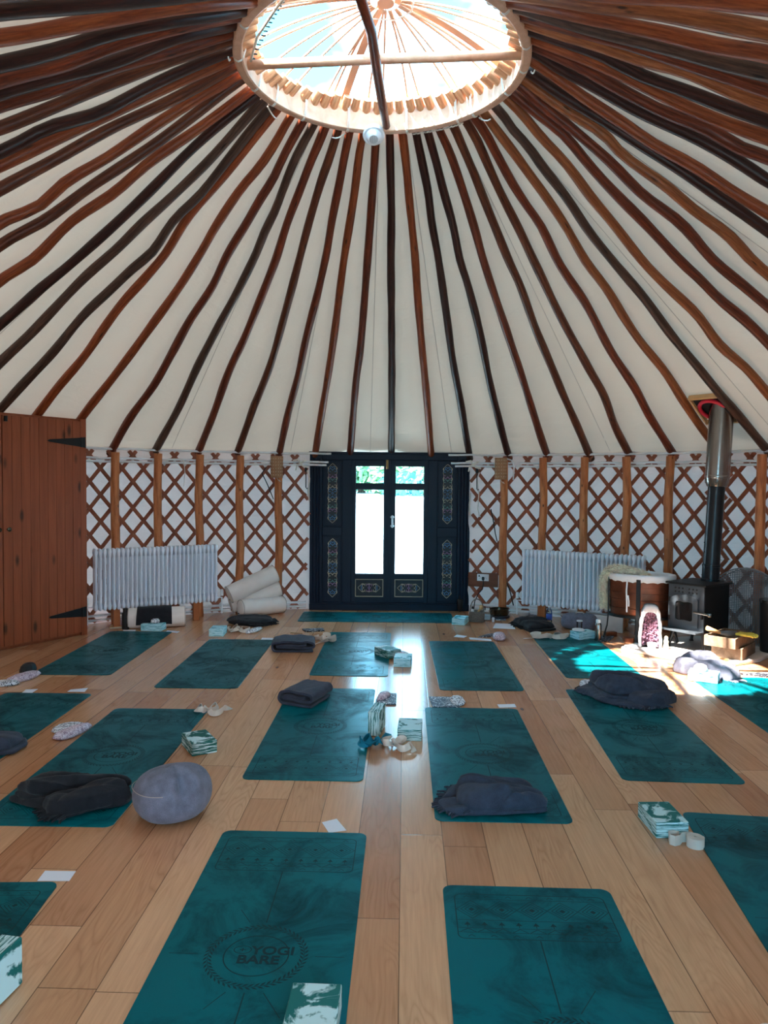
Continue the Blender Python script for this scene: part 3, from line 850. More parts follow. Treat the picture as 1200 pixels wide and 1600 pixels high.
# smoke alarm hanging from the near lip of the ring
ax = Vector((0.02, -0.55, -0.83)).normalized()
Rm = ax.to_track_quat('Z', 'Y').to_matrix().to_4x4()
t = thing('smoke_alarm', 'round white smoke alarm fixed to the lower edge of the crown ring', 'smoke alarm', (-0.105, 6.03, 4.325))
mb = MB(); mb.lathe([(0.0, -0.03), (0.074, -0.035), (0.084, -0.02), (0.086, 0.0), (0.078, 0.014), (0, 0.012)], 32, Rm); mb.build('base', M['whiteplastic'], t, True, angle=35)
mb = MB(); mb.lathe([(0.0, 0.012), (0.064, 0.012), (0.056, 0.03), (0.045, 0.048), (0.036, 0.055), (0, 0.055)], 32, Rm); mb.build('sensor_body', M['whiteplastic'], t, True, angle=35)
mb = MB()
for i in range(-4, 5):
    w = math.sqrt(max(0, 0.033 ** 2 - (i * 0.007) ** 2))
    mb.box((i * 0.007, 0, 0.056), (0.0025, 2 * w, 0.003), M=Rm)
mb.build('grille', plain('grey grille', rgb(150, 160, 166), 0.5), t)
# ------------------------------------------------------------- the blue door
DK = 0.001882


def dx_(X): return (X - 602.5) * DK


def dz_(Y): return (1125 - Y) * DK


door = thing('door_1', 'dark blue glazed double door in a wide painted frame', 'door', (0.073, 9.56, 0), 0, None, 'structure')


def slab_(mb, X0, X1, Y0, Y1, y0, y1, mi=0):
    x0, x1, z0, z1 = dx_(X0), dx_(X1), dz_(Y1), dz_(Y0)
    mb.box(((x0 + x1) / 2, (y0 + y1) / 2, (z0 + z1) / 2), (x1 - x0, abs(y1 - y0), z1 - z0), mi=mi)


mb = MB()
for a, b, c, d in ((65, 150, 65, 1125), (1056, 1140, 65, 1125), (150, 1056, 65, 115), (150, 1056, 1075, 1125),
                   (283, 345, 115, 1075), (860, 920, 115, 1075), (150, 283, 565, 625), (920, 1056, 565, 625)):
    slab_(mb, a, b, c, d, 0, 0.09)
for x in (88, 110, 128, 1078, 1098, 1120):
    mb.tube([(dx_(x), 0.0, dz_(1075)), (dx_(x), 0.0, dz_(110))], 0.012, 8)
slab_(mb, 65, 1140, 1083, 1125, -0.03, 0.0)
slab_(mb, 60, 1145, 62, 76, -0.02, 0.0)
mb.build('door_frame', M['navy'], door, bevel=0.005)


def spiral(mb, cx, cz, r0, r1, a0, a1, mi, y=-0.006, n=14, sx=1):
    P = []
    for i in range(n + 1):
        s = i / n
        r, a = lerp(r0, r1, s), lerp(a0, a1, s)
        P.append((cx + sx * r * cos(a), y, cz + r * sin(a)))
    mb.tube(P, 0.0034, 4, mi, caps=True)


def ornament(cx, z0, z1, y, parent, horizontal=False):
    """a strip of paired scrolls with pointed ends"""
    mb = MB()
    L = z1 - z0
    zc = (z0 + z1) / 2
    nrow = 4 if horizontal else 10
    ph = (L - 0.12) / nrow
    for s in (1, -1):
        for q in range(nrow):
            zz = z0 + 0.06 + (q + 0.5) * ph
            ci = ([0, 2, 2, 0] if horizontal else [1, 2, 3, 0, 1, 1, 0, 3, 2, 1])[q]
            up = 1 if q % 2 else -1
            # outer hook curling to the middle of its row
            spiral(mb, cx + s * 0.031, zz, 0.030, 0.008, PI, PI - up * 1.75 * PI, ci, y, 16, s)
            spiral(mb, cx + s * 0.047, zz + up * ph * 0.45, 0.012, 0.012, -PI / 2, PI / 2, 0, y, 8, s)
        for e, zz in ((1, z1 - 0.06), (-1, z0 + 0.06)):
            mb.tube([(cx + s * 0.056, y, zz - e * 0.02), (cx + s * 0.05, y, zz + e * 0.012), (cx + s * 0.022, y, zz + e * 0.04), (cx, y, zz + e * 0.06)], 0.003, 4, 0)
            spiral(mb, cx + s * 0.02, zz + e * 0.005, 0.018, 0.006, PI, PI - e * 1.5 * PI, 1, y, 12, s)
    mb.tube([(cx + 0.012 * cos(2 * PI * i / 12), y, zc + 0.012 * sin(2 * PI * i / 12)) for i in range(13)], 0.0025, 4, 1)
    for s in (1, -1):
        mb.tube([(cx + s * (0.053 + 0.004 * sin(q * PI / 3)), y, lerp(z0 + 0.045, z1 - 0.045, q / 48)) for q in range(49)], 0.0022, 4, 0)
    if horizontal:
        mb.v = [(cx + (v[2] - zc), v[1], zc + (v[0] - cx) * 0.9) for v in mb.v]
    mb.build('scroll_ornament', [M['cream'], M['oblue'], M['opink'], M['oteal']], parent)


def dpanel(X0, X1, Y0, Y1, ox, oz0, oz1):
    mb = MB()
    slab_(mb, X0, X1, Y0, Y1, 0.03, 0.06)
    slab_(mb, X0 + 9, X1 - 9, Y0 + 9, Y1 - 9, 0.022, 0.03)
    o = mb.build('side_panel', M['navy'], door, bevel=0.003)
    mb = MB()
    w = 0.056
    mb.prism([(dx_(ox) - w, dz_(oz1) + 0.05), (dx_(ox), dz_(oz1) + 0.0), (dx_(ox) + w, dz_(oz1) + 0.05), (dx_(ox) + w, dz_(oz0) - 0.05), (dx_(ox), dz_(oz0)), (dx_(ox) - w, dz_(oz0) - 0.05)],
             -0.0215, -0.018, M=Matrix(((1, 0, 0, 0), (0, 0, -1, 0), (0, 1, 0, 0), (0, 0, 0, 1))))
    mb.build('dark_ground', M['navydark'], o)
    ornament(dx_(ox), dz_(oz1), dz_(oz0), 0.0165, o)


dpanel(150, 283, 115, 565, 217, 140, 540)
dpanel(150, 283, 625, 1075, 220, 645, 1040)
dpanel(920, 1056, 115, 565, 989, 140, 540)
dpanel(920, 1056, 625, 1075, 990, 648, 1042)


def leaf(XA, XB, G0, G1, hingeX):
    mb = MB()
    slab_(mb, XA, G0, 115, 1075, 0.025, 0.07)
    slab_(mb, G1, XB, 115, 1075, 0.025, 0.07)
    for a, b in ((115, 153), (275, 310), (885, 915), (1040, 1075)):
        slab_(mb, G0, G1, a, b, 0.025, 0.07)
    for a, b in ((153, 275), (310, 885)):     # slim glazing beads
        for (p, q, r, s) in ((G0, G0 + 5, a, b), (G1 - 5, G1, a, b), (G0, G1, a, a + 5), (G0, G1, b - 5, b)):
            slab_(mb, p, q, r, s, 0.033, 0.06)
    o = mb.build('door_leaf', M['navy'], door, bevel=0.003)
    for a, b in ((153, 275), (310, 885)):
        mb = MB()
        x0, x1, z0, z1 = dx_(G0), dx_(G1), dz_(b), dz_(a)
        mb.add([(x0, 0.048, z0), (x1, 0.048, z0), (x1, 0.048, z1), (x0, 0.048, z1)], [(0, 1, 2, 3)])
        mb.build('glass_pane', M['glass'], o)
    mb = MB(); slab_(mb, G0, G1, 915, 1040, 0.04, 0.055); mb.build('bottom_panel', M['navydark'], o)
    mb = MB()
    for q, mi in ((3, 0), (17, 1)):
        a, b, c, d = G0 + q, G1 - q, 915 + q, 1040 - q
        for p in ((a, a + 4, c, d), (b - 4, b, c, d), (a, b, c, c + 4), (a, b, d - 4, d)):
            slab_(mb, p[0], p[1], p[2], p[3], 0.03, 0.042, mi)
    mb.build('panel_moulding', [M['cream'], M['navy']], o)
    xm, zm = dx_((G0 + G1) / 2), dz_(977)
    ornament(xm, zm - 0.145, zm + 0.145, 0.037, o, True)
    for Y in (258, 930):
        mb = MB(); mb.tube([(dx_(hingeX), 0.018, dz_(Y + 24)), (dx_(hingeX), 0.018, dz_(Y - 24))], 0.008, 8)
        mb.build('hinge', M['gold'], o, True)
    return o


lf = leaf(345, 603, 370, 565, 337)
rt = leaf(606, 860, 636, 834, 867)
mb = MB(); slab_(mb, 594, 612, 115, 1075, 0.012, 0.03); mb.build('meeting_stile', M['navy'], lf, bevel=0.003)
mb = MB()
zc = dz_(527)
mb.box((dx_(620), 0.02, zc), (0.026, 0.008, 0.10))
mb.lathe([(0, 0), (0.022, 0.0), (0.026, 0.014), (0.012, 0.03), (0, 0.036)], 16, c=(dx_(620), 0.014, zc + 0.045))
mb.lathe([(0, -0.036), (0.012, -0.03), (0.026, -0.014), (0.022, 0), (0, 0)], 16, c=(dx_(620), 0.014, zc - 0.045))
mb.tube([(dx_(620), 0.015, zc + 0.02), (dx_(620), -0.03, zc + 0.02), (dx_(620) + 0.01, -0.035, zc - 0.03)], 0.007, 8)
mb.build('door_handle', M['whiteplastic'], rt, True, angle=40)
mb = MB(); mb.box((dx_(583), 0.018, dz_(140)), (0.028, 0.014, 0.13)); mb.tube([(dx_(583), 0.008, dz_(170)), (dx_(583), 0.008, dz_(112))], 0.007, 8)
mb.build('door_bolt', M['gold'], lf, bevel=0.002)

# ------------------------------------------------------------- pine cupboard
A = Vector((-4.075, 6.325)); B = Vector((-3.115, 7.905))
L = (B - A).length
cup = thing('cupboard', 'tall pine plank cupboard with black strap hinges, built into the round wall', 'cupboard', (A.x, A.y, 0), math.atan2(B.y - A.y, B.x - A.x))
HT = 2.245
mb = MB()
mb.box((0.035, 0.01, HT / 2), (0.07, 0.06, HT)); mb.box((L - 0.035, 0.01, HT / 2), (0.07, 0.06, HT))
mb.box((L / 2, 0.03, HT - 0.02), (L, 0.03, 0.04)); mb.box((L / 2, 0.03, 0.03), (L, 0.03, 0.06))
mb.build('face_frame', M['pine'], cup, bevel=0.003)
mb = MB()
mb.box((L - 0.012, 0.25, HT / 2), (0.022, 0.44, HT)); mb.box((0.012, 0.25, HT / 2), (0.022, 0.44, HT))
mb.box((L / 2, 0.25, HT - 0.011), (L, 0.44, 0.022)); mb.box((L / 2, 0.46, HT / 2), (L, 0.02, HT))
mb.build('carcass', M['pine'], cup)


def cup_door(x0, x1, hinge_right):
    n = 9
    w = (x1 - x0) / n
    mb = MB()
    for i in range(n):
        mb.box((x0 + w * (i + 0.5), -0.012, 0.035 + (HT - 0.06) / 2), (w - 0.0035, 0.026, HT - 0.06))
    d = mb.build('cupboard_door', M['pine'], cup, bevel=0.003)
    for z in (2.005, 0.245):
        mb = MB()
        s = 1 if hinge_right else -1
        xe = x1 if hinge_right else x0
        y0, y1 = -0.033, -0.026
        mb.prism([(xe - s * 0.02, z - 0.045), (xe + s * 0.055, z - 0.055), (xe + s * 0.055, z + 0.055), (xe - s * 0.02, z + 0.045), (xe - s * 0.36, z + 0.012), (xe - s * 0.385, z), (xe - s * 0.36, z - 0.012)],
                 -y1, -y0, M=Matrix(((1, 0, 0, 0), (0, 0, -1, 0), (0, 1, 0, 0), (0, 0, 0, 1))))
        mb.tube([(xe + s * 0.005, y0, z - 0.05), (xe + s * 0.005, y0, z + 0.05)], 0.009, 8)
        mb.build('strap_hinge', M['black'], d)
    mb = MB()
    xk = x0 + 0.045 if hinge_right else x1 - 0.045
    R90 = Matrix.Translation((xk, -0.025, 1.145)) @ Matrix.Rotation(PI / 2, 4, 'X')
    mb.lathe([(0, 0), (0.012, 0), (0.009, 0.015), (0.019, 0.022), (0.021, 0.03), (0.013, 0.037), (0, 0.038)], 16, R90)
    mb.build('knob', M['bronze'], d, True, angle=40)
    return d


cup_door(L / 2 + 0.003, L - 0.073, True)
d2 = cup_door(0.073, L / 2 - 0.003, False)
mb = MB(); mb.lathe([(0, 0), (0.016, 0), (0.016, 0.05), (0, 0.05)], 12, c=(L / 2 + 0.03, -0.04, HT - 0.085))
mb.build('catch', M['black'], cup, True, angle=40)

# ---------------------------------------------------------------- radiators
def radiator(p0, p1, z0, z1, label, n=29):
    p0, p1 = Vector(p0), Vector(p1)
    d = p1 - p0
    t = thing('radiator', label, 'radiator', (p0.x, p0.y, 0), math.atan2(d.y, d.x), 'white column radiators')
    pitch = d.length / n
    H = z1 - z0
    mb = MB()

    def sect(hx, hy, z, yc=0.06):
        out = []
        for i in range(12):
            a = 2 * PI * i / 12
            ca, sa = cos(a), sin(a)
            out.append(Vector((hx * math.copysign(abs(ca) ** 0.6, ca), yc + hy * math.copysign(abs(sa) ** 0.6, sa), z)))
        return out
    hp = [(0.006, 0.045, 0.0), (0.0185, 0.056, 0.012), (0.021, 0.058, 0.05), (0.016, 0.058, 0.075), (0.0138, 0.057, 0.09), (0.013, 0.05, 0.10)]
    mb.loft([sect(a, b, z0 + c) for a, b, c in hp])
    mb.loft([sect(a, b, z1 - c) for a, b, c in hp[::-1]])
    for yc in (0.02, 0.06, 0.10):
        mb.tube([(0, yc, z0 + 0.08), (0, yc, z1 - 0.08)], 0.0132, 10)
    c0 = mb.build('column', M['enamel'], t, True, angle=45)
    c0.location.x = pitch * 0.5
    for i in range(1, n):
        c = c0.copy(); COL.objects.link(c); c.location.x = pitch * (i + 0.5)
    mb = MB()
    for z in (z0 + 0.04, z1 - 0.04):
        mb.tube([(0.0, 0.06, z), (d.length, 0.06, z)], 0.016, 10)
    mb.build('header_pipe', M['enamel'], t, True, angle=45)
    for x in (-0.06, d.length + 0.06):
        s = 1 if x < 0 else -1
        mb = MB()
        mb.tube([(x, 0.06, 0.06), (x, 0.06, z0 + 0.04), (x + s * 0.06, 0.06, z0 + 0.04)], 0.01, 8)
        mb.lathe([(0, 0), (0.018, 0), (0.02, 0.05), (0.015, 0.075), (0, 0.078)], 14, c=(x, 0.06, z0 + 0.06))
        mb.build('valve', M['whiteplastic'], t, True, angle=40)
    for x in (0.25, d.length - 0.25):
        mb = MB(); mb.box((x, 0.075, z0 / 2 + 0.01), (0.07, 0.045, z0 + 0.02)); mb.build('foot', M['post'], t, bevel=0.004)
    return t


radiator((-3.094, 8.07), (-1.925, 8.83), 0.207, 0.878, 'white column radiator beside the pine cupboard')
radiator((1.617, 8.905), (2.832, 8.187), 0.192, 0.845, 'white column radiator behind the copper log bin')

# ------------------------------------------------- stove corner: slab and stove
mb = MB()
poly = [(2.33, 7.36), (2.40, 7.46), (2.62, 7.62), (3.0, 7.85), (3.6, 8.0), (3.95, 7.4), (3.45, 6.88), (3.18, 6.74), (3.05, 6.68), (2.9, 6.76), (2.73, 6.86), (2.56, 7.05), (2.4, 7.24)]
mb.prism(poly, 0.0, 0.034)
tag(mb.build('hearth_slab', M['slab'], bevel=0.01), 'pale stone hearth slab under the stove and geode', 'hearth')

st = thing('wood_stove', 'small black wood stove with grey front, standing on the stone slab', 'stove', (3.09, 7.394, 0.034), rad(-53.3))
XZ = Matrix(((1, 0, 0, 0), (0, 0, -1, 0), (0, 1, 0, 0), (0, 0, 0, 1)))
mb = MB(); mb.box((0, 0.005, 0.40), (0.38, 0.43, 0.44)); mb.build('body', M['stovebody'], st, bevel=0.004)
mb = MB(); mb.box((0, 0.0, 0.631), (0.425, 0.48, 0.018)); mb.build('top_plate', M['black'], st, bevel=0.004)
mb = MB(); mb.box((0, -0.216, 0.405), (0.375, 0.012, 0.43)); mb.build('front_panel', M['stovefront'], st, bevel=0.003)
for sx in (-1, 1):
    for i in range(3):
        for z in (0.55, 0.585):
            mb = MB(); mb.lathe([(0, 0), (0.0085, 0), (0.0085, 0.004), (0, 0.004)], 10, Matrix.Translation((sx * (0.035 + i * 0.038), -0.222, z)) @ Matrix.Rotation(PI / 2, 4, 'X'))
            mb.build('air_hole', M['blackm'], st)


def arch(w, z0, z1, rise, n=10):
    P = [(-w, z0), (w, z0), (w, z1 - rise)]
    for i in range(1, n):
        a = PI * i / n
        P.append((w * cos(a), z1 - rise + rise * sin(a)))
    P.append((-w, z1 - rise))
    return P


outer = arch(0.145, 0.225, 0.525, 0.045)
win = [(-0.085, 0.285), (-0.06, 0.278), (-0.0, 0.285), (0.06, 0.278), (0.085, 0.285), (0.09, 0.30), (0.09, 0.445), (0.08, 0.458), (0.045, 0.462), (0.0, 0.455), (-0.045, 0.462), (-0.08, 0.458), (-0.09, 0.445), (-0.09, 0.30)]
me = bpy.data.meshes.new('stove_door')
bm = bmesh.new()
ov = [bm.verts.new((x - 0.01, -0.226, z)) for x, z in outer]
iv = [bm.verts.new((x - 0.01, -0.226, z)) for x, z in win]
eds = [bm.edges.new((l[i], l[(i + 1) % len(l)])) for l in (ov, iv) for i in range(len(l))]
bmesh.ops.triangle_fill(bm, use_beauty=True, use_dissolve=False, edges=eds)
r_ = bmesh.ops.extrude_face_region(bm, geom=bm.faces[:])
bmesh.ops.translate(bm, verts=[v for v in r_['geom'] if isinstance(v, bmesh.types.BMVert)], vec=(0, -0.014, 0))
bmesh.ops.recalc_face_normals(bm, faces=bm.faces[:])
bm.to_mesh(me); bm.free()
me.materials.append(M['stovefront'])
sd = bpy.data.objects.new('stove_door', me); COL.objects.link(sd); sd.parent = st
mb = MB(); mb.box((-0.01, -0.228, 0.37), (0.19, 0.004, 0.2)); mb.build('stove_window', M['sootglass'], sd)
mb = MB(); mb.tube([(0.10, -0.245, 0.372), (0.19, -0.262, 0.374), (0.265, -0.27, 0.372)], 0.012, 10); mb.lathe([(0, -0.02), (0.016, -0.016), (0.02, 0), (0.016, 0.016), (0, 0.02)], 14, c=(0.272, -0.27, 0.372))
mb.build('door_handle', M['steel'], sd, True, angle=50)
mb = MB(); mb.box((0.175, -0.232, 0.345), (0.014, 0.03, 0.06)); mb.build('latch', M['black'], sd, bevel=0.003)
for z in (0.29, 0.47):
    mb = MB(); mb.tube([(-0.165, -0.235, z - 0.022), (-0.165, -0.235, z + 0.022)], 0.008, 8); mb.box((-0.15, -0.232, z), (0.04, 0.012, 0.014)); mb.build('hinge', M['black'], sd)
mb = MB(); mb.box((-0.03, -0.275, 0.186), (0.42, 0.13, 0.012)); mb.box((-0.03, -0.338, 0.19), (0.42, 0.006, 0.02)); mb.build('ash_ledge', M['stovefront'], st, bevel=0.002)
for sx in (-1, 1):
    for sy in (-1, 1):
        mb = MB(); mb.tube([(sx * 0.15, sy * 0.17, 0.19), (sx * 0.165, sy * 0.185, 0.10), (sx * 0.185, sy * 0.2, 0.02), (sx * 0.19, sy * 0.205, 0.0)], [0.02, 0.016, 0.015, 0.024], 8)
        mb.build('leg', M['black'], st, True, angle=50)
bx, by = 0.02, 0.165
lx, ly = 0.045, 0.06


def fl(z): s = (z - 0.62) / 1.75; return (bx + lx * s, by + ly * s, z)


mb = MB()
mb.tube([fl(0.63), fl(0.66), fl(0.661), fl(0.78), fl(0.782), fl(0.80), fl(0.802), fl(1.57)], [0.092, 0.092, 0.082, 0.082, 0.086, 0.086, 0.079, 0.079], 28)
mb.lathe([(0, 0), (0.006, 0), (0.007, 0.008), (0, 0.01)], 8, Matrix.Translation((bx - 0.02, by - 0.078, 0.93)) @ Matrix.Rotation(PI / 2, 4, 'X'))
mb.lathe([(0, 0), (0.006, 0), (0.007, 0.008), (0, 0.01)], 8, Matrix.Translation((bx - 0.02, by - 0.078, 1.02)) @ Matrix.Rotation(PI / 2, 4, 'X'))
mb.build('flue_pipe', M['flue'], st, True, angle=35)
mb = MB()
mb.tube([fl(1.565), fl(1.57), fl(1.61), fl(1.65), fl(1.655), fl(1.675), fl(1.68), fl(2.55)], [0.082, 0.092, 0.108, 0.114, 0.118, 0.118, 0.114, 0.114], 32)
mb.build('steel_flue', M['steel'], st, True, angle=30)

# where the flue goes through the roof
pc = roof(0.152, 51.4, 0.03)
fs_ = thing('flue_flashing', 'black plate with red collar where the steel flue passes through the canvas', 'flashing', pc)
d = Vector((sin(rad(51.4)), cos(rad(51.4)), 0))
e1 = Vector((cos(rad(51.4)), -sin(rad(51.4)), 0))
e2 = Vector((-d.x * cos(SLOPE), -d.y * cos(SLOPE), sin(SLOPE)))
e3 = e1.cross(e2)
RM = Matrix((e1, e2, e3)).transposed().to_4x4()
mb = MB(); mb.box((-0.01, 0.09, 0), (0.33, 0.32, 0.012), M=RM); mb.build('plate', M['blackm'], fs_)
mb = MB()
mb.box((-0.165, 0.06, 0.012), (0.02, 0.36, 0.05), M=RM); mb.box((0.165, 0.04, 0.012), (0.02, 0.36, 0.05), M=RM)
mb.box((0.0, -0.15, 0.012), (0.35, 0.025, 0.05), M=RM); mb.box((0.0, 0.26, 0.012), (0.35, 0.025, 0.05), M=RM)
mb.build('wooden_frame', M['tan'], fs_, bevel=0.003)
mb = MB()
q0 = Vector((0.0, 0.06, 0))
mb.tube([RM @ (q0 + Vector((0.130 * cos(2 * PI * i / 28), 0.15 * sin(2 * PI * i / 28), 0.026))) for i in range(29)], 0.02, 8, caps=False)
mb.build('red_collar', M['red'], fs_, True)

# copper log bin with a cloth lining
bn = thing('log_bin', 'oval copper log bin on black iron legs with a white cloth lining', 'log bin', (2.655, 7.76, 0), rad(-24))
mb = MB()
mb.lathe([(0.0, 0.27), (0.285, 0.27), (0.305, 0.29), (0.312, 0.48), (0.318, 0.66), (0.30, 0.66), (0.29, 0.30), (0, 0.29)], 48, sx=1.0, sy=0.66)
for z in (0.36, 0.45, 0.52, 0.58, 0.625):
    mb.lathe([(0.305, z - 0.004), (0.3165, z), (0.305, z + 0.004)], 48, sx=1.003, sy=0.663)
mb.build('copper_drum', M['copper'], bn, True, angle=40)
mb = MB(); mb.lathe([(0.30, 0.262), (0.322, 0.262), (0.322, 0.288), (0.30, 0.288)], 48, sx=1.0, sy=0.67); mb.build('iron_hoop', M['black'], bn)
for dg in (-174, -92, -12, 100):
    a = rad(dg)
    c, s_ = cos(a), sin(a) * 0.66
    mb = MB(); mb.ribbon([(c * 0.325, s_ * 0.325, 0.665), (c * 0.325, s_ * 0.33, 0.45), (c * 0.325, s_ * 0.33, 0.28), (c * 0.335, s_ * 0.34, 0.15), (c * 0.37, s_ * 0.375, 0.02)], [(-sin(a), cos(a) * 0.66, 0)] * 5, 0.042, 0.014)
    mb.build('leg', M['black'], bn, bevel=0.003)
mb = MB()
mb.lathe([(0.30, 0.62), (0.326, 0.645), (0.334, 0.685), (0.328, 0.705), (0.31, 0.71), (0.294, 0.69), (0.285, 0.56), (0.27, 0.50), (0.0, 0.48)], 56, sx=1.0, sy=0.67)
mb.v = [(x, y, z + 0.006 * sin(math.atan2(y, x) * 17) * (1 if z < 0.66 else 0.3)) for x, y, z in mb.v]
mb.build('cloth_lining', M['cloth'], bn, True)
mb = MB(); mb.ribbon([(-0.12, -0.212, 0.66), (-0.125, -0.222, 0.55), (-0.12, -0.222, 0.42), (-0.118, -0.22, 0.33)], [(1, 0, 0)] * 4, 0.015, 0.004)
mb.ribbon([(-0.11, -0.217, 0.5), (-0.10, -0.224, 0.44), (-0.10, -0.224, 0.39)], [(1, 0, 0)] * 3, 0.014, 0.004)
mb.build('drawstring', M['cloth'], bn)

# sheepskin thrown over the bin
sk = thing('sheepskin', 'cream sheepskin draped over the rim of the copper log bin', 'sheepskin', (2.655, 7.76, 0), rad(-24))
prof = [(0.10, 0.62, 0.12), (0.0, 0.69, 0.15), (-0.14, 0.725, 0.17), (-0.27, 0.735, 0.18), (-0.35, 0.71, 0.17), (-0.385, 0.62, 0.15), (-0.385, 0.50, 0.12), (-0.375, 0.40, 0.09), (-0.365, 0.32, 0.05)]
fine = []
for i in range(len(prof) - 1):
    for q in range(4):
        s = q / 4
        fine.append(tuple(lerp(a, b, s) for a, b in zip(prof[i], prof[i + 1])))
fine.append(prof[-1])
mb = MB()
rings = []
for i, (x, z, hw) in enumerate(fine):
    a, b = fine[max(i - 1, 0)], fine[min(i + 1, len(fine) - 1)]
    tx, tz = b[0] - a[0], b[1] - a[1]
    l = math.hypot(tx, tz); nx, nz = tz / l, -tx / l
    if i < 8 and nz < 0: nx, nz = -nx, -nz
    ring = []
    for j in range(16):
        w = 2 * PI * j / 16
        k = 0.03 * (1 + 0.4 * noise.noise(Vector((x * 9, cos(w) * 3, z * 9))))
        hh = hw * (1 + 0.15 * noise.noise(Vector((x * 6, 2, z * 6))))
        ring.append(Vector((x + nx * k * sin(w), 0.06 + hh * cos(w), z + nz * k * sin(w))))
    rings.append(ring)
mb.loft(rings)
hide = list(mb.v)
R2 = random.Random(5)
o = mb.build('hide', M['fleece'], sk, True)
mb = MB()
ctr = Vector((-0.2, 0.06, 0.62))
for q in range(9000):
    i = R2.randrange(len(rings) - 1); j = R2.randrange(16)
    p = rings[i][j].lerp(rings[i + 1][(j + 1) % 16], R2.random())
    mid = sum(rings[i], Vector()) / 16
    n = (p - mid).normalized()
    tip = p + n * R2.uniform(0.012, 0.032) + Vector((R2.gauss(0, 0.012), R2.gauss(0, 0.012), R2.gauss(0, 0.012) - 0.006))
    w = n.orthogonal().normalized() * 0.006
    mb.add([p - w, p + w, tip], [(0, 1, 2)])
tag(mb.build('fleece', M['fleece'], sk), kind='stuff')

# amethyst geode, bowl and figurine on the slab
gd = thing('geode', 'tall white cathedral geode lined with purple crystals, on the stone slab', 'geode', (2.615, 7.37, 0.034), rad(-18))


def garch(sc, zo=0.0, n=26):
    P = []
    for i in range(n + 1):
        a = PI * i / n
        x = 0.108 * math.copysign(abs(cos(a)) ** 0.55, cos(a))
        z = 0.42 * max(0.0, sin(a)) ** 0.75
        P.append((x * sc * (1 + 0.04 * sin(i * 2.1)), z * (sc * 0.5 + 0.5) * (1 if sc > 0.9 else 0.93)))
    return P


mb = MB()
R_ = []
for sc, y in ((0.55, 0.14), (0.85, 0.10), (1.0, 0.02), (0.99, -0.05), (0.92, -0.06), (0.76, -0.05), (0.70, 0.03)):
    R_.append([Vector((x, y, z)) for x, z in garch(sc)])
mb.loft(R_)
mb.build('shell', M['geodeskin'], gd, True, angle=60)
mb = MB()
R_ = [[Vector((x * 1.02, y, z + 0.002)) for x, z in garch(sc)][8:19] for sc, y in ((0.86, 0.10), (1.01, 0.02), (1.0, -0.045))]
mb.loft(R_, closed=False, cap0=False, cap1=False)
mb.build('grey_cap', M['geodecap'], gd, True)
mb = MB()
R2 = random.Random(8)
for q in range(420):
    z = R2.uniform(0.015, 0.36); wmax = 0.08 * math.sqrt(max(0.02, 1 - (z / 0.38) ** 2.4))
    x = R2.uniform(-wmax, wmax)
    s = R2.uniform(0.006, 0.015)
    b = Vector((x, 0.03 - 0.045 * (abs(x) / 0.075) ** 2, z))
    ax = Vector((R2.gauss(0, 0.35) - x * 3, -1, R2.gauss(0, 0.35))).normalized()
    e1 = ax.orthogonal().normalized(); e2 = ax.cross(e1)
    ring0 = [b + (e1 * cos(PI * i / 3) + e2 * sin(PI * i / 3)) * s for i in range(6)]
    ring1 = [p + ax * s * 1.3 for p in ring0]
    tip = b + ax * s * 2.5
    mb.add(ring0 + ring1 + [tip], [(i, (i + 1) % 6, 6 + (i + 1) % 6, 6 + i) for i in range(6)] + [(6 + i, 6 + (i + 1) % 6, 12) for i in range(6)])
tag(mb.build('crystals', M['amethyst'], gd), kind='stuff')
t = thing('tea_light_holder', 'small clear glass cup in front of the geode', 'candle holder', (2.60, 7.275, 0.034))
mb = MB(); mb.lathe([(0, 0), (0.034, 0), (0.045, 0.055), (0.042, 0.055), (0.031, 0.006), (0, 0.006)], 20); mb.build('cup', M['whiteplastic'], t, True, angle=40)
mb = MB(); mb.lathe([(0, 0.006), (0.026, 0.006), (0.026, 0.024), (0, 0.024)], 16); mb.build('wax', M['paper'], t, True, angle=40)
t = thing('figurine', 'tiny pale figurine standing beside the geode on the slab', 'figurine', (2.735, 7.27, 0.034))
mb = MB(); mb.lathe([(0, 0), (0.026, 0), (0.028, 0.02), (0.02, 0.05), (0.024, 0.075), (0.016, 0.09), (0, 0.092)], 16); mb.build('body', M['cream'], t, True)
mb = MB(); mb.lathe([(0, 0.086), (0.014, 0.09), (0.019, 0.105), (0.013, 0.122), (0, 0.126)], 16); mb.build('head', M['cream'], t, True)

# wooden crates with odds and ends
def crate(lb, loc, rz, w, d, h):
    t = thing('wooden_crate', lb, 'crate', loc, rz, 'kindling crates')
    for nm, c, s in (('side_board', (0, -d / 2 + 0.009, h / 2), (w, 0.018, h)), ('side_board', (0, d / 2 - 0.009, h / 2), (w, 0.018, h)),
                     ('end_board', (-w / 2 + 0.009, 0, h / 2), (0.018, d - 0.036, h)), ('end_board', (w / 2 - 0.009, 0, h / 2), (0.018, d - 0.036, h)),
                     ('base_board', (0, 0, 0.008), (w - 0.036, d - 0.036, 0.012))):
        mb = MB(); mb.box(c, s); mb.build(nm, M['crate'], t, bevel=0.003)
    return t


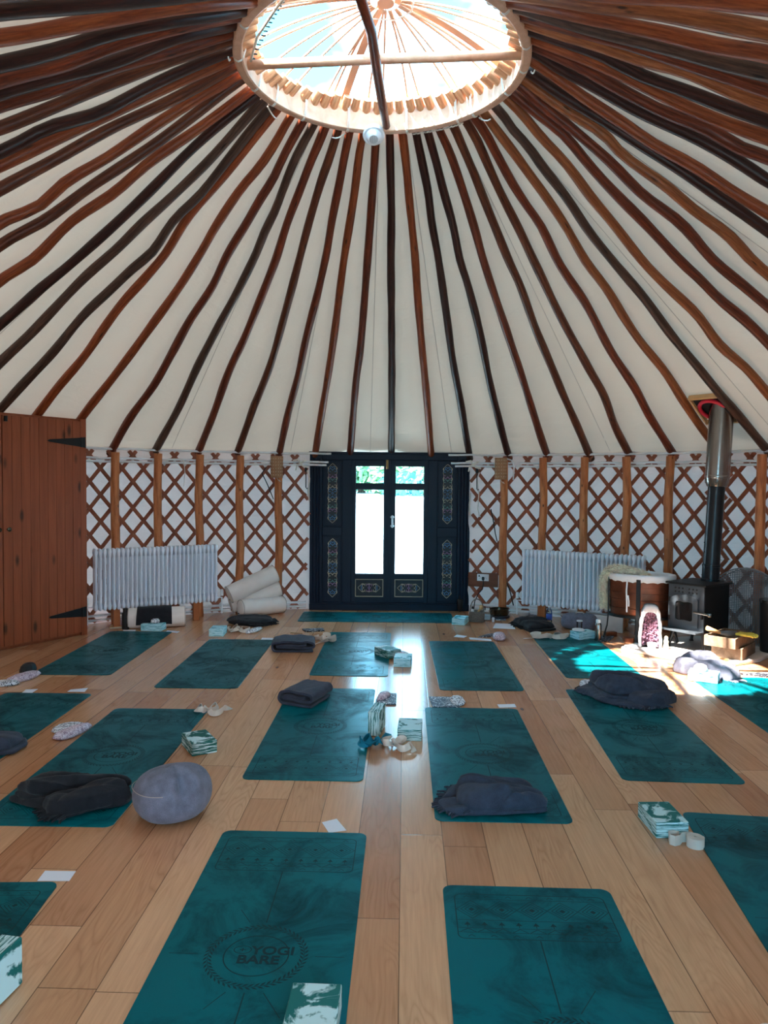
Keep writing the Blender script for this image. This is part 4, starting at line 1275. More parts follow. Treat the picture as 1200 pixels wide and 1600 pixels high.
crate('weathered wooden crate on the floor under the other crate', (3.284, 7.047, 0.036), rad(-40), 0.27, 0.44, 0.105)
crate('weathered wooden crate on top, holding a brush and yellow glove', (3.235, 7.032, 0.142), rad(-44), 0.28, 0.49, 0.095)
for i, (x, y, rz_, l) in enumerate(((3.26, 6.98, 0.75, 0.22), (3.30, 7.03, 0.9, 0.22), (3.25, 7.06, 0.6, 0.24), (3.33, 7.09, 0.8, 0.2))):
    mb = MB(); dv = Vector((cos(rz_), sin(rz_), 0)) * l / 2
    mb.tube([Vector((x, y, 0.075 + 0.012 * i)) - dv, Vector((x, y, 0.08 + 0.012 * i)), Vector((x, y, 0.075 + 0.012 * i)) + dv], 0.013, 6)
    tag(mb.build('kindling_stick', M['tan']), ['pale kindling stick lowest in the bottom crate', 'pale kindling stick second up in the bottom crate', 'pale kindling stick lying across the others in the bottom crate', 'short kindling stick on top in the bottom crate'][i], 'kindling', 'kindling in the crate')
t = thing('hand_brush', 'hand brush with pale wooden handle resting on the top crate edge', 'brush', (3.09, 6.99, 0.25), rad(5))
mb = MB(); mb.tube([(-0.09, 0, 0.045), (-0.03, 0, 0.02), (0.05, 0, 0.0)], [0.022, 0.02, 0.012], 10); mb.build('handle', M['tan'], t, True)
mb = MB(); mb.tube([(0.04, 0, 0.0), (0.12, 0, -0.008), (0.2, 0, -0.006)], [0.016, 0.028, 0.02], 10); mb.build('bristles', M['geodecap'], t, True)
t = thing('work_glove', 'yellow work glove lying on the corner of the top crate', 'glove', (3.31, 6.90, 0.243), rad(-50))
mb = MB()
palm = [(-0.06, -0.05), (0.04, -0.055), (0.06, -0.04), (0.06, 0.04), (0.04, 0.055), (-0.06, 0.05)]
mb.prism(palm, 0.0, 0.022)
for i, y in enumerate((-0.04, -0.014, 0.014, 0.04)):
    mb.tube([(0.045, y, 0.011), (0.09, y * 1.1, 0.012), (0.12 - 0.01 * abs(i - 1.5), y * 1.15, 0.002)], [0.013, 0.013, 0.009], 8)
mb.tube([(0.0, 0.045, 0.011), (0.03, 0.08, 0.012), (0.05, 0.095, 0.008)], [0.014, 0.013, 0.01], 8)
mb.build('leather', M['yellow'], t, bevel=0.004)
t = thing('wood_chip', 'flat pale piece of split wood on the slab edge by the crates', 'wood piece', (3.02, 6.80, 0.036), rad(-20))
mb = MB(); mb.prism([(-0.1, -0.02), (0.07, -0.025), (0.1, 0.0), (0.06, 0.025), (-0.09, 0.02)], 0, 0.022); mb.build('split_wood', M['tan'], t, bevel=0.004)
for (x, y, rz_), lb in zip(((2.42, 8.02, 0.3), (2.53, 7.73, -0.5)), ('brown wood block under the far leg of the log bin', 'small brown wood block on the floor behind the geode')):
    mb = MB(); mb.box((x, y, 0.025), (0.13 if rz_ > 0 else 0.09, 0.06, 0.05), rz_); tag(mb.build('wood_block', M['brownboard'], bevel=0.003), lb, 'wood block')
mb = MB(); mb.box((2.50, 8.27, 0.085), (0.26, 0.03, 0.17), rad(-30)); tag(mb.build('stone_tile', M['slab'], bevel=0.003), 'pale grey tile leaning behind the log bin leg', 'tile')

# folding wire-mesh fireguard behind the stove
fg = thing('fireguard', 'arched wire mesh fireguard standing behind the stove', 'fireguard', (3.60, 7.49, 0.0), rad(-38))
def guard(x0, x1, H, y, nm, tilt):
    mb = MB()
    Rm_ = Matrix.Rotation(tilt, 4, 'Z')
    w = (x1 - x0) / 2; xc = (x0 + x1) / 2
    top = lambda x: 0.42 + (H - 0.42) * math.sqrt(max(0, 1 - ((x - xc) / w) ** 2))
    n = 34
    for i in range(n + 1):
        x = lerp(x0, x1, i / n)
        mb.tube([Rm_ @ Vector((x, y, 0.02)), Rm_ @ Vector((x, y, top(x)))], 0.0026, 4, caps=False)
    for k in range(1, 48):
        z = 0.02 + k * 0.0168
        if z > H: break
        s = 1.0 if z < 0.42 else math.sqrt(max(0, 1 - ((z - 0.42) / (H - 0.42)) ** 2))
        mb.tube([Rm_ @ Vector((xc - w * s, y, z)), Rm_ @ Vector((xc + w * s, y, z))], 0.0026, 4, caps=False)
    mb.build('wire_panel', M['mesh'], fg)
    mb = MB()
    P = [(x0, y, 0.0), (x0, y, 0.42)] + [(xc - w * cos(PI * i / 16), y, 0.42 + (H - 0.42) * sin(PI * i / 16)) for i in range(1, 16)] + [(x1, y, 0.42), (x1, y, 0.0)]
    mb.tube([Rm_ @ Vector(p) for p in P], 0.006, 6)
    mb.build('rim_rod', M['mesh'], fg, True)
guard(-0.36, 0.36, 0.80, 0.0, 'front', 0.0)
guard(-0.33, 0.33, 0.78, 0.045, 'back', 0.06)
t = thing('coal_scuttle', 'tall black coal scuttle at the end of the fireguard', 'scuttle', (3.74, 7.19, 0.0))
mb = MB(); mb.lathe([(0, 0), (0.12, 0), (0.125, 0.02), (0.135, 0.52), (0.125, 0.52), (0.115, 0.03), (0, 0.03)], 28); mb.build('bucket', M['blackm'], t, True, angle=40)
mb = MB(); mb.lathe([(0.13, 0.50), (0.142, 0.505), (0.142, 0.53), (0.13, 0.53)], 28); mb.build('rolled_rim', M['steel'], t, True, angle=40)

# ------------------------------------- things hung on the lattice by the door
def lamp(a, lb):
    p = wallpt(a, 4.665, 1.665)
    t = thing('woven_lamp', lb, 'lamp', p, -rad(a), 'woven wall lamps')
    mb = MB(); mb.lathe([(0.072, 0), (0.075, 0.003), (0.075, 0.262), (0.072, 0.265), (0.069, 0.262), (0.069, 0.003)], 32, sy=0.55); mb.build('shade', M['lampshade'], t, True, angle=40)
    mb = MB()
    for r in range(6):
        for q in range(6):
            b = rad(-150 + q * 24)
            for e in (0, 1):
                z = 0.03 + r * 0.04 + e * 0.008
                mb.box((0.076 * cos(b), 0.0418 * sin(b), z), (0.009, 0.004, 0.003), b + PI / 2)
    mb.build('punched_rows', M['lamphole'], t)
    mb = MB(); mb.tube([(0, 0, 0.0), (0.01, -0.02, -0.02), (0.035, -0.02, -0.045), (0.03, -0.02, -0.025), (0.05, -0.02, -0.05)], 0.003, 5); mb.build('cord_end', M['rope'], t)
    return t


lamp(-15.6, 'brown woven lamp on the post near the cream bolsters')
lamp(18.5, 'brown woven lamp on the post above the socket board')
t = thing('socket_board', 'brown board with white double socket on the lattice by the basket', 'socket', wallpt(15.9, 4.755, 0.42), -rad(15.9))
mb = MB(); mb.box((0, 0, 0), (0.37, 0.022, 0.175)); mb.build('board', M['brownboard'], t, bevel=0.003)
mb = MB(); mb.box((0.0, -0.018, 0.03), (0.145, 0.018, 0.085)); mb.build('socket_plate', M['whiteplastic'], t, bevel=0.004)
mb = MB()
for x in (-0.03, 0.035):
    for q, z in ((-0.01, 0.02), (0.01, 0.02), (0, 0.036)):
        mb.box((x + q, -0.0275, z), (0.005, 0.003, 0.007))
mb.box((-0.045, -0.03, 0.05), (0.014, 0.008, 0.02)); mb.build('pin_hole', M['blackm'], t)
mb = MB(); mb.tube([(0.005, -0.035, 0.02), (0.01, -0.045, -0.05), (0.0, -0.05, -0.11), (-0.05, -0.05, -0.17), (-0.09, -0.06, -0.26), (-0.1, -0.08, -0.36)], 0.006, 6)
mb.lathe([(0, -0.02), (0.016, -0.02), (0.016, 0.02), (0, 0.02)], 12, c=(0.005, -0.035, 0.02)); mb.build('plug_lead', M['blackm'], t, True, angle=40)


def cable(lb, pts, r, m, cat='cable', nm='cable'):
    mb = MB(); mb.tube(pts, r, 6)
    return tag(mb.build(nm, M[m], smooth=True), lb, cat)


cable('black cable running down the lattice beside the socket board', [wallpt(16.9, 4.77, 1.30), wallpt(17.3, 4.765, 1.15), wallpt(17.6, 4.77, 1.0), wallpt(17.9, 4.77, 0.9)], 0.006, 'blackm')
cable('black cable leaning down to the radiator valve by the door', [wallpt(19.2, 4.76, 0.45), wallpt(19.9, 4.76, 0.3), wallpt(20.5, 4.75, 0.12)], 0.007, 'blackm')
cable('black cable behind the lattice next to the woven lamp by the bolsters', [wallpt(-17.0, 4.77, 1.80), wallpt(-17.6, 4.77, 1.72), wallpt(-16.8, 4.77, 1.58), wallpt(-15.9, 4.77, 1.40)], 0.006, 'blackm')
cable('white cord dangling from the lattice top beside the stove-side door frame', [wallpt(15.1, 4.76, 1.75), wallpt(14.8, 4.75, 1.66), wallpt(15.1, 4.76, 1.5), wallpt(14.9, 4.76, 1.3), wallpt(15.3, 4.76, 1.2)], 0.006, 'rope', 'cord', 'hanging_cord')
cable('white strip hanging down the stove-side edge of the door frame', [wallpt(13.9, 4.74, 1.5), wallpt(13.7, 4.74, 1.35), wallpt(13.9, 4.74, 1.2)], 0.008, 'rope', 'cord', 'hanging_cord')
cable('white strip hanging down the cupboard-side edge of the door frame', [wallpt(-10.9, 4.72, 1.76), wallpt(-10.6, 4.72, 1.66), wallpt(-10.75, 4.72, 1.5), wallpt(-10.6, 4.72, 1.38)], 0.010, 'rope', 'cord', 'hanging_cord')
cable('white cord tied on the lattice above the cupboard-side radiator', [wallpt(-29, 4.76, 1.87), wallpt(-28.8, 4.76, 1.7), wallpt(-29, 4.76, 1.55)], 0.004, 'rope', 'cord', 'hanging_cord')
cable('looped white flex beside the woven lamp above the socket board', [wallpt(19.2, 4.70, 1.92), wallpt(20.0, 4.70, 1.90), wallpt(20.4, 4.70, 1.82), wallpt(20.3, 4.70, 1.66)], 0.009, 'whiteplastic')
for a, sd in ((-12.0, 'bolster'), (14.2, 'socket')):
    mb = MB()
    p = wallpt(a, 4.71, 1.85)
    for q in range(4):
        b = q * 1.7 + 0.4
        mb.ribbon([p, p + Vector((0.05 * cos(b), -0.02, 0.05 * sin(b))), p + Vector((0.11 * cos(b + 0.4), -0.01, 0.08 * sin(b + 0.4) - 0.02))], [(0, 0.2, 1)] * 3, 0.022, 0.003)
    tag(mb.build('ribbon_tie', M['rope']), f'white ribbon knotted round the rods on the {sd} side of the door', 'ribbon', 'ribbon ties')
    mb = MB(); p = wallpt(a + (0.9 if a < 0 else 0.6), 4.74, 1.72)
    mb.tube([p + Vector((0, 0, 0.08)), p, p + Vector((0, 0, -0.17)), p + Vector((0.012, 0, -0.19)), p + Vector((0.024, 0, -0.175))], 0.006, 6)
    mb.box(p + Vector((0, 0, 0.05)), (0.03, 0.03, 0.05))
    tag(mb.build('black_hook', M['blackm']), f'black hook hanging on the lattice on the {sd} side of the door', 'hook', 'black hooks')
# ---------------------------------------------------------------- yoga mats
MW, ML, MT = 0.66, 1.83, 0.005


def rrect(w, l, r, n=6):
    P = []
    for cx, cy, a0 in ((w / 2 - r, l / 2 - r, 0), (-w / 2 + r, l / 2 - r, 90), (-w / 2 + r, -l / 2 + r, 180), (w / 2 - r, -l / 2 + r, 270)):
        for i in range(n + 1):
            a = rad(a0 + 90 * i / n)
            P.append((cx + r * cos(a), cy + r * sin(a)))
    return P


def seg(mb, p, q, w=0.0025, z=MT + 0.0004):
    p, q = Vector((*p, z)), Vector((*q, z))
    d = (q - p); d.normalize()
    n = Vector((-d.y, d.x, 0)) * w / 2
    mb.add([p - n, q - n, q + n, p + n], [(0, 1, 2, 3)])


def poly_line(mb, P, w=0.0025, close=False):
    for i in range(len(P) - (0 if close else 1)):
        seg(mb, P[i], P[(i + 1) % len(P)], w)


def tri(mb, pts):
    mb.add([(x, y, MT + 0.0004) for x, y in pts], [tuple(range(len(pts)))])


mb = MB()
for s in (1, -1):
    P = [(x, s * (0.705 + y)) for x, y in rrect(0.575, 0.29, 0.025, 4)]
    poly_line(mb, P, 0.004, True)
    row = [0.82, 0.80, 0.69, 0.635, 0.61]
    for yy in (0.815, 0.675, 0.625, 0.598):
        seg(mb, (-0.285, s * yy), (0.285, s * yy), 0.0025)
    for i in range(5):                                  # diamonds
        cx = -0.228 + i * 0.114
        for k in (1.0, 0.72, 0.45):
            poly_line(mb, [(cx - 0.057 * k, s * 0.745), (cx, s * (0.745 + 0.06 * k)), (cx + 0.057 * k, s * 0.745), (cx, s * (0.745 - 0.06 * k))], 0.003, True)
        tri(mb, [(cx - 0.012, s * 0.745), (cx, s * 0.757), (cx + 0.012, s * 0.745), (cx, s * 0.733)])
    for i in range(9):                                  # little trees and triangles
        cx = -0.25 + i * 0.0625
        tri(mb, [(cx - 0.012, s * 0.643), (cx + 0.012, s * 0.643), (cx, s * 0.664)])
        seg(mb, (cx, s * 0.630), (cx, s * 0.645), 0.003)
        poly_line(mb, [(cx - 0.028, s * 0.600), (cx, s * 0.622), (cx + 0.028, s * 0.600)], 0.003)
    for i in range(7):
        cx = -0.24 + i * 0.08
        for yy in (0.832, 0.578):
            poly_line(mb, [(cx - 0.012, s * (yy - 0.006)), (cx, s * (yy + 0.006)), (cx + 0.012, s * (yy - 0.006))], 0.003)
    seg(mb, (0, s * 0.19), (0, s * 0.555), 0.0045)
    seg(mb, (0.06, s * 0.19), (0.13, s * 0.30), 0.003)
    seg(mb, (-0.06, s * 0.19), (-0.11, s * 0.27), 0.003)
seg(mb, (0.2, 0), (0.30, 0), 0.003); seg(mb, (-0.2, 0), (-0.30, 0), 0.003)
for i in range(52):                                     # wreath of leaves
    a = 2 * PI * i / 52
    for q in (-1, 1):
        b = a + q * 0.03
        c = Vector((cos(b), sin(b))) * (0.163 + q * 0.008)
        u = Vector((-sin(a), cos(a))) * 0.011 + Vector((cos(a), sin(a))) * 0.007 * q
        v = Vector((-u.y, u.x)) * 0.38
        tri(mb, [tuple(c - u), tuple(c + v * 0.8), tuple(c + u), tuple(c - v * 0.8)])
poly_line(mb, [(0.163 * cos(2 * PI * i / 60), 0.163 * sin(2 * PI * i / 60)) for i in range(60)], 0.002, True)
poly_line(mb, [(0.110 * cos(2 * PI * i / 60), 0.110 * sin(2 * PI * i / 60)) for i in range(60)], 0.0045, True)
PATTERN = mb


def text_mesh(body, size, x, y, z, ext=0.0002, shear=0.0, space=1.0):
    cu = bpy.data.curves.new('lettering', 'FONT')
    cu.body = body; cu.size = size; cu.extrude = ext; cu.space_line = 0.85; cu.shear = shear; cu.space_character = space
    cu.offset = size * 0.03
    o = bpy.data.objects.new('lettering', cu)
    COL.objects.link(o)
    dg = bpy.context.evaluated_depsgraph_get()
    me = bpy.data.meshes.new_from_object(o.evaluated_get(dg))
    bpy.data.objects.remove(o); bpy.data.curves.remove(cu)
    me.transform(Matrix.Translation((x, y, z)))
    return me


LOGO = MB()
for body, sz, x, y in (('YOGI', 0.062, -0.022, 0.006), ('BARE', 0.062, -0.062, -0.045)):
    me = text_mesh(body, sz, x, y, MT + 0.0004)
    LOGO.add([v.co for v in me.vertices], [tuple(p.vertices) for p in me.polygons])
    bpy.data.meshes.remove(me)
poly_line(LOGO, [(-0.052 + 0.030 * cos(2 * PI * i / 24), 0.028 + 0.021 * sin(2 * PI * i / 24)) for i in range(24)], 0.0035, True)
seg(LOGO, (-0.062, 0.028), (-0.042, 0.028), 0.004); seg(LOGO, (-0.052, 0.019), (-0.052, 0.037), 0.004)

mb = MB(); mb.prism(rrect(MW, ML, 0.04), 0.0003, MT)
proto = mb.build('yoga_mat', M['yoga'])
PATTERN.build('engraved_pattern', M['engrave'], proto)
LOGO.build('engraved_logo', M['engrave'], proto)
MATS = [
    (-2.586, 7.143, -0.28, 'teal yoga mat running from the pine cupboard hinge to the bolster under the radiator'),
    (-1.45, 6.769, -0.75, 'teal yoga mat in front of the three stacked cream bolsters'),
    (-0.265, 7.183, -1.39, 'teal yoga mat shining with door light, marbled block on its edge'),
    (0.788, 6.767, -0.68, 'teal yoga mat with a pink eye pillow at its far corner'),
    (1.886, 7.166, -1.56, 'teal yoga mat half in sunlight with a white strap on its far end'),
    (-0.077, 9.043, 89.5, 'teal yoga mat lying crosswise along the foot of the blue door'),
    (-2.53, 4.76, -0.7, 'teal yoga mat cut off by the picture edge with folded grey blanket'),
    (-1.572, 4.39, -0.9, 'teal yoga mat with a heap of dark fringed blanket beside the round grey cushion'),
    (-0.409, 4.957, -1.45, 'teal yoga mat with a rolled grey blanket, teal strap and standing block'),
    (0.61, 4.469, -1.48, 'teal yoga mat with a fringed grey blanket across its near end'),
    (1.705, 4.973, -3.72, 'teal yoga mat with a crumpled grey blanket across its far end'),
    (2.87, 5.41, -2.0, 'sunlit teal yoga mat by the crates with a towel over a block'),
    (1.694, 2.733, -7.0, 'dark teal yoga mat beyond the pale block and rolled strap'),
    (-0.422, 2.519, -1.6, 'nearest teal yoga mat with its round logo in full view'),
    (0.545, 2.056, -2.0, 'bare dark teal yoga mat in front, logo hidden below the picture'),
    (-1.586, 2.056, 2.0, 'teal yoga mat corner in the lower left with an upright marbled block'),
]
for i, (x, y, a, lb) in enumerate(MATS):
    o = proto if i == 0 else copy_tree(proto)
    o.location = (x, y, 0); o.rotation_euler.z = rad(a)
    tag(o, lb, 'yoga mat', 'teal yoga mats')

# ------------------------------------------------------------------- blocks
def block_mesh(m):
    mb = MB(); mb.box((0, 0, 0.0375), (0.152, 0.228, 0.075))
    return mb.build('yoga_block', M[m], bevel=0.005, seg=3)


BP = {k: block_mesh(k) for k in ('block', 'blockpale', 'blockgreen')}
USED = {}
BLOCKS = [
    # x, y, z, rz, orientation, material, label
    (-2.487, 8.165, 0.0, 84, 0, 'blockpale', 'pale blue block lying before the charcoal-draped bolster'),
    (-1.742, 7.955, 0.0, 2, 0, 'blockpale', 'pale green block with beige strap beside it, before the stacked bolsters'),
    (0.892, 8.70, 0.0, -18, 0, 'blockpale', 'pale green block between the crosswise mat and the wicker basket'),
    (0.045, 7.00, 0.005, 33, 0, 'blockgreen', 'green topped marbled block on the edge of the shining mat'),
    (0.180, 6.70, 0.0, -5, 0, 'blockpale', 'pale block on bare floor next to the green topped one'),
    (-0.035, 4.87, 0.005, -10, 1, 'block', 'marbled block standing on its long edge behind the teal strap'),
    (0.178, 4.80, 0.0, -4, 0, 'block', 'flat marbled block beside the mat with the fringed blanket'),
    (-1.105, 4.523, 0.0, 30, 0, 'blockgreen', 'dark green marbled block on bare floor behind the round cushion'),
    (1.327, 3.522, 0.0, 2, 0, 'block', 'pale topped marbled block beside the rolled cream strap'),
    (2.10, 7.90, 0.005, -66, 0, 'blockpale', 'pale block with folded cloth on it by the grey linen cushion'),
    (2.655, 6.21, 0.005, 60, 0, 'blockpale', 'sunlit turquoise block under the grey towel'),
    (-0.197, 2.155, 0.005, -2, 0, 'block', 'marbled block on the nearest mat, cut off by the lower edge'),
    (1.04, 2.0, 0.0, 0, 0, 'blockgreen', 'marbled block under a coiled strap in the lower right corner'),
    (-1.20, 2.262, 0.005, -10, 1, 'block', 'upright marbled block at the lower left, beside a cut off mat corner'),
]
for x, y, z, rz_, ori, m, lb in BLOCKS:
    if m not in USED: o = BP[m]; USED[m] = 1
    else: o = copy_tree(BP[m])
    o.location = (x, y, z)
    if ori == 0: o.rotation_euler = (0, 0, rad(rz_))
    else:                                       # on its long edge: 0.075 wide, 0.228 deep, 0.152 high
        o.rotation_mode = 'XYZ'
        o.rotation_euler = (0, PI / 2, rad(rz_))
        c = Vector((0.0375, 0, 0)); c.rotate(Matrix.Rotation(rad(rz_), 3, 'Z'))
        o.location = (x - c.x, y - c.y, z + 0.076)
    tag(o, lb, 'yoga block', 'marbled foam blocks')

# ------------------------------------------------------------------ blankets
def smooth_poly(P, it=2, k=0.25):
    for _ in range(it):
        Q = []
        for i in range(len(P)):
            a, b = Vector(P[i]), Vector(P[(i + 1) % len(P)])
            Q += [tuple(a * (1 - k) + b * k), tuple(a * k + b * (1 - k))]
        P = Q
    return P


def resample(P, n):
    L = [0]
    for i in range(len(P)): L.append(L[-1] + (Vector(P[(i + 1) % len(P)]) - Vector(P[i])).length)
    out, k = [], 0
    for i in range(n):
        s = L[-1] * i / n
        while L[k + 1] < s: k += 1
        t = (s - L[k]) / max(1e-9, L[k + 1] - L[k])
        out.append(Vector(P[k % len(P)]).lerp(Vector(P[(k + 1) % len(P)]), t))
    return out


def cloth_piece(mb, outline, H, layers, seed, z0=0.0, fringe=(), folds=1.0, dome=0.3, foldang=0.0):
    """folded blanket: stacked cloth layers with rolled edges, long soft folds running over the top"""
    R2 = random.Random(seed)
    raw = [Vector(p) for p in outline]
    c = sum(raw, Vector((0, 0))) / len(raw)
    P = resample(smooth_poly(outline, 1, 0.12), 120)
    size = max((p - c).length for p in raw)
    t = H * 0.58 / layers
    lines = []
    for q in range(9):
        a = foldang + R2.gauss(0, 0.28)
        lines.append((c + Vector((R2.uniform(-0.6, 0.6), R2.uniform(-0.5, 0.5))) * size, Vector((-sin(a), cos(a))), R2.uniform(0.012, 0.035), R2.uniform(-0.03, 0.034), R2.uniform(0.6, 1.4) * size, Vector((cos(a), sin(a)))))

    def hgt(p):
        z = 0.0
        for o, n, w, amp, ln, dr in lines:
            d = (p - o)
            s = d.dot(n) + 0.012 * noise.noise(Vector((d.dot(dr) * 6, amp * 90, seed)))
            z += amp * math.exp(-(s / w) ** 2) * math.exp(-(d.dot(dr) / ln) ** 2)
        return z + 0.006 * noise.noise(Vector((p.x * 16, p.y * 16, seed)))
    for l in range(layers):
        zb = z0 + l * t
        last = l == layers - 1
        sc = 1 - 0.035 * l * R2.uniform(0.4, 1.3)
        sh = Vector((R2.gauss(0, 0.012), R2.gauss(0, 0.012))) if l else Vector((0, 0))
        ring = []
        for i, p in enumerate(P):
            k = 0.010 * noise.noise(Vector((p.x * 9, p.y * 9, l * 3.3 + seed))) + 0.005 * noise.noise(Vector((p.x * 30, p.y * 30, l * 1.3 + seed)))
            d = (p - c)
            ring.append(c + d * sc + d.normalized() * k + sh)

        def R_(ins, z, f=None, top=0.0):
            out = []
            for p in ring:
                d = p - c
                q = c + d * f if f is not None else p - d.normalized() * ins
                zz = z
                if top:
                    zz = z + top * (folds * hgt(q) + dome * H * (1 - (f or 1) ** 5))
                out.append(Vector((q.x, q.y, max(zz, z0 + 0.004))))
            return out
        e = min(0.014, t * 0.5)
        if last:
            rings = [R_(e * 0.8, zb + 0.001), R_(e * 0.15, zb + t * 0.18), R_(0, zb + t * 0.45, None, 0.35), R_(e * 0.15, zb + t * 0.75, None, 0.6), R_(e * 0.8, zb + t, None, 0.8)]
            rings += [R_(0, zb + t, f, 1.0) for f in (0.93, 0.88, 0.82, 0.76, 0.70, 0.64, 0.58, 0.52, 0.46, 0.40, 0.34, 0.28, 0.22, 0.16, 0.10, 0.04)]
        else:
            rings = [R_(e * 0.8, zb + 0.001), R_(e * 0.15, zb + t * 0.2), R_(0, zb + t * 0.5), R_(e * 0.15, zb + t * 0.8), R_(e * 0.9, zb + t * 0.97), R_(0, zb + t * 0.97, 0.8), R_(0, zb + t * 0.9, 0.3)]
        mb.loft(rings)
    for (i0, i1) in fringe:
        a, b = Vector(outline[i0]), Vector(outline[i1])
        n = int((b - a).length / 0.016)
        for q in range(n + 1):
            p = a.lerp(b, q / max(1, n))
            d = (p - c).normalized()
            for zl in range(max(1, layers)):
                z = z0 + 0.010 + zl * t
                s = R2.uniform(0.03, 0.05)
                pp = c + (p - c) * (0.95 - 0.05 * zl)
                j = R2.gauss(0, 0.006)
                mb.tube([(pp.x, pp.y, z), (pp.x + d.x * s * 0.6 + j, pp.y + d.y * s * 0.6, z * 0.85 + 0.003), (pp.x + d.x * s + j * 2, pp.y + d.y * s, max(z0 + 0.006, z * 0.5))], [0.007, 0.006, 0.0045], 5)


def blanket(label, outline, H, layers, mat, seed, z0=0.0, **kw):
    mb = MB()
    cloth_piece(mb, outline, H, layers, seed, z0, **kw)
    return tag(mb.build('folded_blanket', M[mat], smooth=True, angle=75), label, 'blanket', 'grey wool blankets')


def heap(label, mat, pieces):
    """a blanket dropped in a heap: one cloth folded over itself two or three times"""
    mb = MB()
    for p in pieces: cloth_piece(mb, **p)
    return tag(mb.build('folded_blanket', M[mat], smooth=True, angle=75), label, 'blanket', 'grey wool blankets')


heap('dark fringed blanket heaped on the mat beside the round grey cushion', 'wooldark', [
    dict(outline=[(-1.87, 3.73), (-1.80, 3.80), (-1.30, 3.85), (-1.25, 3.76), (-1.28, 3.68), (-1.39, 3.63), (-1.50, 3.53), (-1.58, 3.53), (-1.64, 3.62)], H=0.05, layers=1, seed=3, z0=0.005, folds=0.7, fringe=((6, 7), (7, 8))),
    dict(outline=[(-1.85, 3.745), (-1.765, 3.875), (-1.56, 3.88), (-1.34, 3.88), (-1.27, 3.80), (-1.45, 3.715), (-1.62, 3.66), (-1.75, 3.68)], H=0.115, layers=2, seed=4, z0=0.025, folds=1.1, foldang=0.1, dome=0.25),
    dict(outline=[(-1.64, 3.61), (-1.50, 3.70), (-1.30, 3.77), (-1.245, 3.72), (-1.36, 3.62), (-1.50, 3.525), (-1.585, 3.53)], H=0.10, layers=1, seed=5, z0=0.02, folds=0.9, foldang=0.55, dome=0.35, fringe=((5, 6), (6, 0)))])
heap('grey blanket with tasselled edge across the near end of a mat', 'wool', [
    dict(outline=[(0.285, 3.74), (0.33, 3.84), (0.36, 3.93), (0.45, 3.93), (0.58, 3.89), (0.73, 3.85), (0.82, 3.73), (0.815, 3.65), (0.55, 3.61), (0.36, 3.595), (0.305, 3.65)], H=0.05, layers=1, seed=9, z0=0.005, folds=0.6, fringe=((10, 0), (0, 1), (1, 2), (9, 10))),
    dict(outline=[(0.37, 3.70), (0.39, 3.91), (0.47, 3.93), (0.60, 3.89), (0.74, 3.85), (0.825, 3.73), (0.815, 3.655), (0.60, 3.62), (0.42, 3.605)], H=0.10, layers=1, seed=10, z0=0.022, folds=1.2, foldang=-0.35, dome=0.45, fringe=((8, 0), (0, 1)))])
heap('crumpled grey blanket with ragged fringe across the far end of a mat', 'wool', [
    dict(outline=[(1.50, 5.85), (1.62, 5.98), (1.80, 5.90), (2.10, 5.70), (2.16, 5.62), (2.05, 5.45), (1.90, 5.34), (1.72, 5.42), (1.60, 5.55), (1.56, 5.72)], H=0.05, layers=1, seed=14, z0=0.005, folds=0.8, fringe=((6, 7), (9, 0))),
    dict(outline=[(1.61, 5.92), (1.70, 6.03), (1.90, 5.88), (2.08, 5.77), (2.16, 5.66), (2.05, 5.54), (1.85, 5.49), (1.66, 5.52), (1.62, 5.70)], H=0.15, layers=2, seed=15, z0=0.025, folds=1.3, foldang=-0.55, dome=0.35),
    dict(outline=[(1.78, 5.46), (1.82, 5.57), (2.0, 5.55), (2.13, 5.60), (2.16, 5.50), (2.05, 5.40), (1.9, 5.345)], H=0.085, layers=1, seed=16, z0=0.02, folds=1.0, foldang=0.2, dome=0.4, fringe=((6, 0), (5, 6)))])
